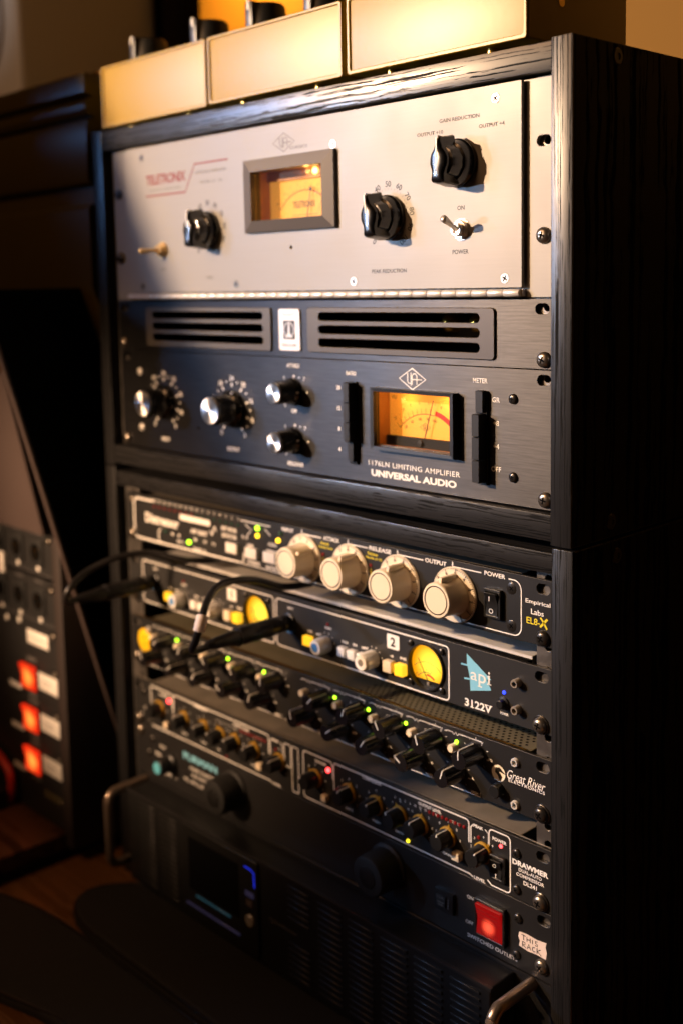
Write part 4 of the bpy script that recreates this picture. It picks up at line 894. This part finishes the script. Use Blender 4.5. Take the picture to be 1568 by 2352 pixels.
put('breaker_marks', join([tmesh('15A', -2.2, 2.6, 6, 2), ribbon([(-5.2, -1), (.8, -1)], .7), ribbon([(-4.6, -3), (.2, -3)], .7)]+[polys([circle(5, z, .6, 8)]) for z in (3, 1, -1, -3)]), 'print_grey', sb, (0, -3.5, 0), local=True)
LK = lathe([(17.6, .2), (17.6, 1.6), (16.6, 2.6), (15.8, 3.2), (15.4, 21.0), (14.4, 22.6), (12.4, 23.2), (0, 23.2)], 48, rad=lambda a, h: 1-.025*(math.cos(16*a) > 0)*(3 < h < 21), name='light_barrel', cap=False)
for x in (334.5, 150.0):
    k = put('knob', LK, 'black_matte', pc, (x, 0, -556.2)); put('lens_ring', lathe([(8, 23.2), (8, 23.6), (7.4, 23.8)], 32), 'black_plastic', k, local=True)
text(pc, 'FURMAN', 101.5, -546.4, 50, 6.6, 'print_blue', bold=.03); 
for s, x, z, w_ in (('POWER CONDITIONER', 108, -556, 44), ('AND LIGHT MODULE', 108, -562, 40), ('PL-PLUS', 92, -569, 30), ('DIMMER', 56, -573, 20), ('MAX', 44, -549, 9), ('MIN', 36, -558, 9)): text(pc, s, x, z, w_, 3.2)
put('dimmer_knob', lathe([(9, .3), (9, 3), (7.6, 4), (7, 15), (6, 16)], 30), 'black_plastic', pc, (57, 0, -560.4)); put('dimmer_cap', lathe([(5.6, 16), (5.2, 16.8), (0, 17)], 24, cap=False), 'button_cyan', pc, (57, 0, -560.4))
# torn tape with handwriting
tp = put('tape_label', loft([(0.02, a) for a in [[(455.6, -556.6), (462, -556.0), (470, -556.6), (477.6, -555.6), (477.0, -559), (478.0, -562.6), (477.2, -567.4), (470, -566.9), (463, -567.6), (455.2, -566.6), (456.2, -563), (454.8, -560)]]]+[(0.3, [(455.6, -556.6), (462, -556.0), (470, -556.6), (477.6, -555.6), (477.0, -559), (478.0, -562.6), (477.2, -567.4), (470, -566.9), (463, -567.6), (455.2, -566.6), (456.2, -563), (454.8, -560)])], 'tape'), 'paper', pc, (0, -.02, 0), label='torn piece of pale tape with handwritten words')
def hand(strokes, wd=.62): return join([ribbon(s, wd) for s in strokes])
T1 = [[(457.6, -557.6), (461.0, -557.7)], [(459.2, -557.7), (459.4, -561.0)], [(462.0, -557.8), (462.1, -561.0)], [(464.6, -557.6), (464.7, -560.9)], [(462.0, -559.4), (464.7, -559.2)], [(466.5, -557.8), (466.5, -560.8)], [(470.6, -557.7), (468.8, -558.0), (468.9, -559.2), (470.6, -559.6), (470.4, -560.8), (468.6, -560.9)]]
T2 = [[(458.4, -562.2), (458.5, -566.0)], [(458.4, -562.3), (460.6, -562.6), (460.4, -563.9), (458.6, -564.2), (461.2, -566.0)], [(462.2, -566.0), (463.6, -562.2), (465.2, -565.8)], [(462.6, -564.6), (464.8, -564.5)], [(468.6, -562.6), (466.8, -562.8), (466.4, -564.8), (467.2, -565.8), (468.8, -565.4)], [(470.2, -562.0), (470.3, -566.0)], [(473.0, -562.2), (470.4, -564.2), (473.6, -566.2)]]
put('handwriting', hand(T1+T2), 'ink', tp, (0, -.45, 0))

# ------------------------------------------------------------------ rackmount battery backup
ub = thing('battery_backup', 'black rackmount battery backup with slatted front and bent metal handles', 'battery backup', (241, 100, -676))
put('mounting_panel', box(0, 482.6, 0, 2.6, -676, -584.6, .4, 1), 'panel_black', ub)
put('front_body', box(22.0, 451.8, -26.8, -0.3, -675.5, -587.2, 1.4, 3), 'black_plastic', ub)
put('front_rib', box(20.5, 453.0, -27.6, -24.5, -589.4, -586.6, .8), 'gunmetal', ub)
SL = box(-13, 13, -1.3, 0, -.9, .9, .25, 1)
cols = [430.5, 397.0, 364.5, 330.5, 297.5, 262.0, 88.0, 55.0]
for x in cols:
    for r in range(15):
        z = -594.0-5.3*r
        if x == 262.0 and 5 < r < 9: continue
        put('slat', SL, 'slat_dark', ub, (x, -26.8, z))
lc = put('display_bezel', plate(rrect(110, 214, -672, -588.5, 3, 4), [], 2.4, .8, front=-29.2), 'black_plastic', ub)
put('screen', polys([rrect(120, 190, -646, -598, 1, 2)]), 'void', lc, (0, -29.3, 0))
put('screen_edge', box(130, 178, -30.0, -29.2, -650.2, -648.4, .2, 1), 'lcd_teal', lc); put('screen_edge', box(116, 190, -30.0, -29.2, -661.4, -659.2, .2, 1), 'lcd_violet', lc)
put('power_ring', ribbon([(198, -596.5), (206, -597), (210, -598.5), (210.5, -611)], 0.9), 'ring_blue', lc, (0, -29.4, 0))
put('button', lathe([(5.6, 0), (5.4, 1), (4.6, 1.6)], 24), 'steel_dull', lc, (203.6, -29.2, -642)); put('button_plate', cbox(11, 4.6, .6, .2), 'lcd_violet', lc, (204, -29.2, -619)); put('button_plate', cbox(8, 6, .6, .2), 'mauve_panel', lc, (203.5, -29.2, -627))
text(ub, 'CyberPower', 243.5, -631.4, 34, 4.4, 'print_grey', -27.6, shear=.25)
for x in (466.5, 15.0):
    z0, z1, d = -588.5, -660.0, -44
    pts = [(x, 0, z0)]+[(x, d+10, z0)]+[(x, d+10-10*math.sin(a), z0-10+10*math.cos(a)) for a in (.4, .8, 1.2)]+[(x, d, z0-11), (x, d, z1+11)]+[(x, d+10-10*math.cos(a), z1+10-10*math.sin(a)) for a in (.4, .8, 1.2)]+[(x, d+10, z1), (x, 0, z1)]
    put('handle', tube(pts, 4.2, 16, sub=3), 'handle_metal', ub)

# ------------------------------------------------------------------ plugs and cables
def plug(label, jx, jz, path, tagpos=None):
    t = thing('audio_cable', label, 'cable', (jx, -2.5, jz), 'jack cables on the preamp')
    b = put('plug', lathe([(4.0, 0), (4.0, 3), (6.4, 3.2), (6.4, 6), (5.8, 7), (6.6, 9), (7.2, 12), (7.2, 46), (6.4, 48), (6.0, 52), (6.4, 56), (5.2, 62), (4.6, 72), (3.4, 78), (2.8, 80)], 28), 'rubber', t, (jx, -2.6, jz))
    for h in (20, 33, 50): put('plug_ring', lathe([(7.35, h), (7.5, h+.6), (7.35, h+1.2)], 28), 'gunmetal', b, local=True)
    put('cord', tube(path, 2.9, 12), 'rubber', t)
    if tagpos: put('tape_tag', tube(tagpos, 4.4, 12, sub=1), 'paper', t)
    return t
plug('taped black jack cable plugged in next to number plate two of the preamp', 228.4, -390.0, [(228.4, -78, -390), (229.5, -90, -391), (236, -101, -387), (243, -103, -377), (246.0, -100, -364.7), (235.2, -85, -352.5), (224, -62, -347.0), (224, -32, -350), (228, -4, -360.5), (231, 22, -362.5)], [(245.2, -101.4, -370.5), (246.0, -100.0, -364.5), (244.6, -97.4, -360.6)])
plug('black jack cable plugged in next to number plate one of the preamp', 41.4, -390.6, [(41.4, -78, -390.6), (42, -90, -390.5), (46, -95, -384), (49.0, -90, -374.5), (46, -73, -366.5), (57, -50, -356.6), (72, -25, -354.6), (98, -4, -360.5), (112, 22, -362.5)])

# ------------------------------------------------------------------ neighbouring cabinet with patchbay
def prism_x(prof, x0, x1, bev=0.0, smooth=30):
    """profile of (y,z) extruded along x"""
    bm = bmesh.new()
    A = [bm.verts.new((x0*S, y*S, z*S)) for y, z in prof]; B = [bm.verts.new((x1*S, y*S, z*S)) for y, z in prof]; n = len(prof)
    for i in range(n): bm.faces.new((A[i], A[(i+1) % n], B[(i+1) % n], B[i]))
    bm.faces.new(A[::-1]); bm.faces.new(B); bmesh.ops.recalc_face_normals(bm, faces=bm.faces[:])
    if bev: bmesh.ops.bevel(bm, geom=bm.edges[:], offset=bev*S, segments=2, affect='EDGES')
    return mesh(bm, 'profile', smooth)
NY = -36.0
nc = thing('patch_cabinet', 'dark rack cabinet with sloping mauve panel beside the black rack', 'rack cabinet', (-320, 120, -692))
put('side_board', box(-78.0, -63.0, NY-2, 300, -676, -362, 1.0), 'brown_board', nc)
put('sloping_panel', prism_x([(-78, -199), (-44, -359), (-36, -359), (-70, -199)], -620, -80.5, .6), 'mauve_panel', nc)
put('side_cheek', prism_x([(-106, -121), (5, -523), (19, -572), (70, -572), (70, -121)], -60.5, -54.5, 0), 'void', nc)  # near-black colour stands in for shade on the cheek face
put('cheek_edge', prism_x([(-109, -121), (2, -523), (16, -572), (19, -572), (5, -523), (-106, -121)], -61.0, -55.0, .3), 'mauve_panel', nc)  # paler strip painted as the lit front edge of the cheek
put('ledge', box(-700, -79, -330, -26, -680, -664, 1.2), 'ledge_wood', nc)
put('plinth', box(-700, -84, -320, 300, -691.8, -680.2), 'black_matte', nc)
put('back_box', box(-620, -79, 60, 300, -664, -362), 'void', nc)
def nunit(name, label, cat, zc, h, group=None):
    t = thing(name, label, cat, (-320, 0, zc-h/2), group)
    put('front_panel', plate(rrect(-560, -79.0, zc-h/2+.3, zc+h/2-.3, .6, 2), [stadium(-86.5, zc+h/2-8, 9, 6)], 3, .3, front=NY), 'panel_charcoal', t)
    put('chassis', box(-550, -100, NY+3.2, 50, zc-h/2+2, zc+h/2-2), 'void', t)
    screw(t, -86.0, zc+h/2-9, NY, 'small', 'screw_bronze')
    return t
for row, zc in enumerate((-381.0, -430.5)):
    t = nunit('patchbay', ('dark patchbay row under the sloping mauve panel', 'dark patchbay row above the white labelled unit')[row], 'patchbay', zc, 46)
    for i in range(10):
        x = -109.5-39.5*i
        jk = put('jack_socket', cbox(25, 28, 2.2, 1.0), 'black_matte', t, (x, NY, zc))
        put('jack_hole', lathe([(8.6, 0), (8.6, .8), (7.8, 1.0), (7.6, .2), (0, .1)], 24, cap=False), 'void', jk, (0, -2.2, 0), local=True)
        for a in ((-.9, 0.9, PI) if row == 0 else (-.5, 2.4)): put('contact', lathe([(1.3, 0), (1.2, 1.0), (0, 1.4)], 10, cap=False), 'gold', jk, (4.0*math.sin(a), -2.4, 4.0*math.cos(a)), local=True)
        put('label_dot', lathe([(2.8, 0), (2.6, .6), (0, .8)], 14, cap=False), 'white_plastic', t, (x-1 if i else -109, NY, zc-17 if row == 0 else zc-20))
        put('label_bar', cbox(16, 3, .3), 'print_dim', t, (x, NY, zc+19.5))
    if row == 0:
        put('push_button', cbox(11, 22, 4, 1.2), 'white_plastic', t, (-181, NY, -402)); put('push_button', cbox(8, 10, 4, 1.2), 'white_plastic', t, (-190, NY, -366))
    line(t, [(-560, zc-22), (-82, zc-22)], 1.6, 'print_dim', NY)
t = nunit('patch_unit', 'dark one-unit panel with only a blank white label above the orange switches', 'rack unit', -474.0, 40)
put('write_on_label', cbox(42, 14.4, .6, .2), 'white_plastic', t, (-117.5, NY, -472)); put('label_line', ribbon([(-134, -472), (-102, -472)], .7), 'print_dim', t, (0, NY-.8, 0)); 
for x in (-154, -181): put('label_dot', lathe([(3.4, 0), (3, .7), (0, .9)], 14, cap=False), 'white_plastic', t, (x, NY, -459 if x > -160 else -462))
for i, (zo, zl) in enumerate(((-515.3, -515), (-560.0, -558.5), (-604.4, -602.5))):
    t = nunit('switch_unit', ('topmost rack unit with glowing orange rocker and white label', 'middle rack unit with glowing orange rocker and white label', 'lowest rack unit with glowing orange rocker above the red cable')[i], 'rack unit', -515.3-44.45*i, 44.2, 'rack units with orange rockers')
    rk = rocker(t, -137, zo, 33, 30, 'lit_orange', y=NY, d=2.0)
    put('write_on_label', cbox(37, 17.5, .6, .2), 'white_plastic', t, (-100.6, NY, zl)); put('label_line', join([ribbon([(-113, zl+1), (-92, zl+1)], .8), ribbon([(-111, zl-3), (-96, zl-3)], .5)]), 'print_grey', t, (0, NY-.8, 0))
    put('label_bar', cbox(26, 5, .3), 'print_white', t, (-169, NY, zo-16.6)); put('label_bar', cbox(19, 4, .3), 'print_grey', t, (-133, NY, zo+19)); put('label_bar', cbox(19, 4, .3), 'print_grey', t, (-133, NY, zo-18.5))
t = nunit('blank_unit', 'dark blank panel behind the red cable at the cabinet foot', 'rack unit', -645, 36)
put('ribbon_tab', cbox(36, 7, 1.2, .4), 'olive_ribbon', t, (-100, NY, -634))
bx = put('power_brick', box(-330, -172, -84, -50, -663.8, -642, 3), 'black_matte'); tag(bx, 'black box lying on the wooden ledge under the red cable', 'box')
rc = put('red_cable', tube([(-330, -42, -606), (-260, -44, -610), (-222, -44, -613), (-196, -44, -618), (-177, -44.5, -629), (-174, -45, -643), (-177, -45.5, -655), (-179, -46, -659.5)], 4.2, 12), 'red_cord'); tag(rc, 'red cable looping down in front of the dark panels', 'cable')

# glossy desk hutch beside the rack
hu = thing('desk_hutch', 'dark glossy desk hutch with moulded front beside the cream boxes', 'desk hutch', (-340, 120, -196))
prof = [(-6, 75.5), (-7.5, 72), (-7.5, 58), (-4, 57), (2, 54)] + [(2-10*math.sin(a), 50-5+9*math.cos(a)) for a in (.3, .8, 1.3, 1.8, 2.4)] + [(2, 37), (1, 35), (-5, 33), (-7, 24), (-7.2, -20), (-5, -24), (3, -26), (3, -42), (-5, -44), (-7.5, -48), (-7.5, -120), (20, -196), (300, -196), (300, 75.5)]
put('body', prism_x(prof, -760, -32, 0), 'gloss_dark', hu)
for x, y in ((-172, 6), (-45, 14)): put('brass_stud', TS, 'gold', hu, (x, y, 75.4)).scale = (1.4, 1.4, 1.6)
put('lever', box(-16, 16, -4, 4, 0, 9, 3, 3), 'steel_dull', hu, (-152, 22, 75.4))
sp = thing('studio_monitor', 'white studio monitor standing on the dark hutch', 'speaker', (-398, 140, 75.5))
put('cabinet', box(-505, -292, 70, 260, 75.6, 430, 9, 4), 'speaker_white', sp)
put('woofer', lathe([(82, 0), (80, 3), (70, 2), (40, -10), (16, -12), (0, -6)], 48, cap=False), 'speaker_grey', sp, (-401, 69.5, 190)); put('tweeter', lathe([(30, 0), (28, 2), (12, -3), (0, 2)], 32, cap=False), 'speaker_grey', sp, (-401, 69.5, 340))
dk = thing('dark_cabinet', 'tall dark brown cabinet standing behind the white monitor', 'cabinet', (-446, 284, 75.5))
put('body', box(-640, -253, 268, 299, 75.6, 620, 4, 3), 'dark_cabinet', dk)
put('front_frame', plate(rrect(-636, -257, 82, 610, 4, 3), [rrect(-606, -285, 104, 590, 4, 3)], 4, 1, front=264), 'dark_cabinet', dk)

# ------------------------------------------------------------------ pads on the desk
def pad(name, label, pts, z0, z1, parent=None):
    P = [Vector(p) for p in pts]; bm = bmesh.new(); n = len(P); c = sum(P, Vector((0, 0)))/n
    R = []
    for k, z in ((0, z0), (0, z1-5), (1.5, z1-2), (5, z1-.2), (7, z1)):
        ring = []
        for i in range(n):
            t = (P[(i+1) % n]-P[i-1]).normalized(); nn = Vector((-t.y, t.x))
            if nn.dot(c-P[i]) < 0: nn = -nn
            q = P[i]+nn*k; ring.append(bm.verts.new((q.x*S, q.y*S, z*S)))
        R.append(ring)
    for A, B in zip(R, R[1:]):
        for i in range(n): bm.faces.new((A[i], A[(i+1) % n], B[(i+1) % n], B[i]))
    bm.faces.new(R[-1]); bm.faces.new(R[0][::-1]); bmesh.ops.recalc_face_normals(bm, faces=bm.faces[:])
    o = put(name, mesh(bm, 'pad', 50), 'desk_pad'); tag(o, label, 'desk pad')
    ring = []
    for i in range(n):
        t = (P[(i+1) % n]-P[i-1]).normalized(); nn = Vector((-t.y, t.x))
        if nn.dot(c-P[i]) < 0: nn = -nn
        q = P[i]+nn*2.0; ring.append((q.x, q.y, z1-1.6))
    put('piping', tube(ring+[ring[0]], 1.3, 8, sub=3), 'rubber', o)
    return o
p1 = [(440, -4), (250, -4), (120, -4), (55, -5), (24, -16), (5, -36), (-2, -52), (-2, -64), (4, -76), (14, -85), (31, -92), (52, -95.5), (97, -97), (250, -97), (440, -97)]
pad('desk_pad', 'black padded mat with rounded end lying close under the battery backup', p1, -691.9, -683)
p2 = [(440, -101.5), (250, -101.5), (97, -101.2), (50, -101.5), (10, -104), (-20, -109), (-60, -121), (-110, -142), (-140, -168), (-135, -196), (-100, -212), (0, -210), (80, -196), (125, -183), (180, -175), (440, -172)]
pad('desk_pad', 'black padded mat curving off along the front of the desk', p2, -691.9, -683)
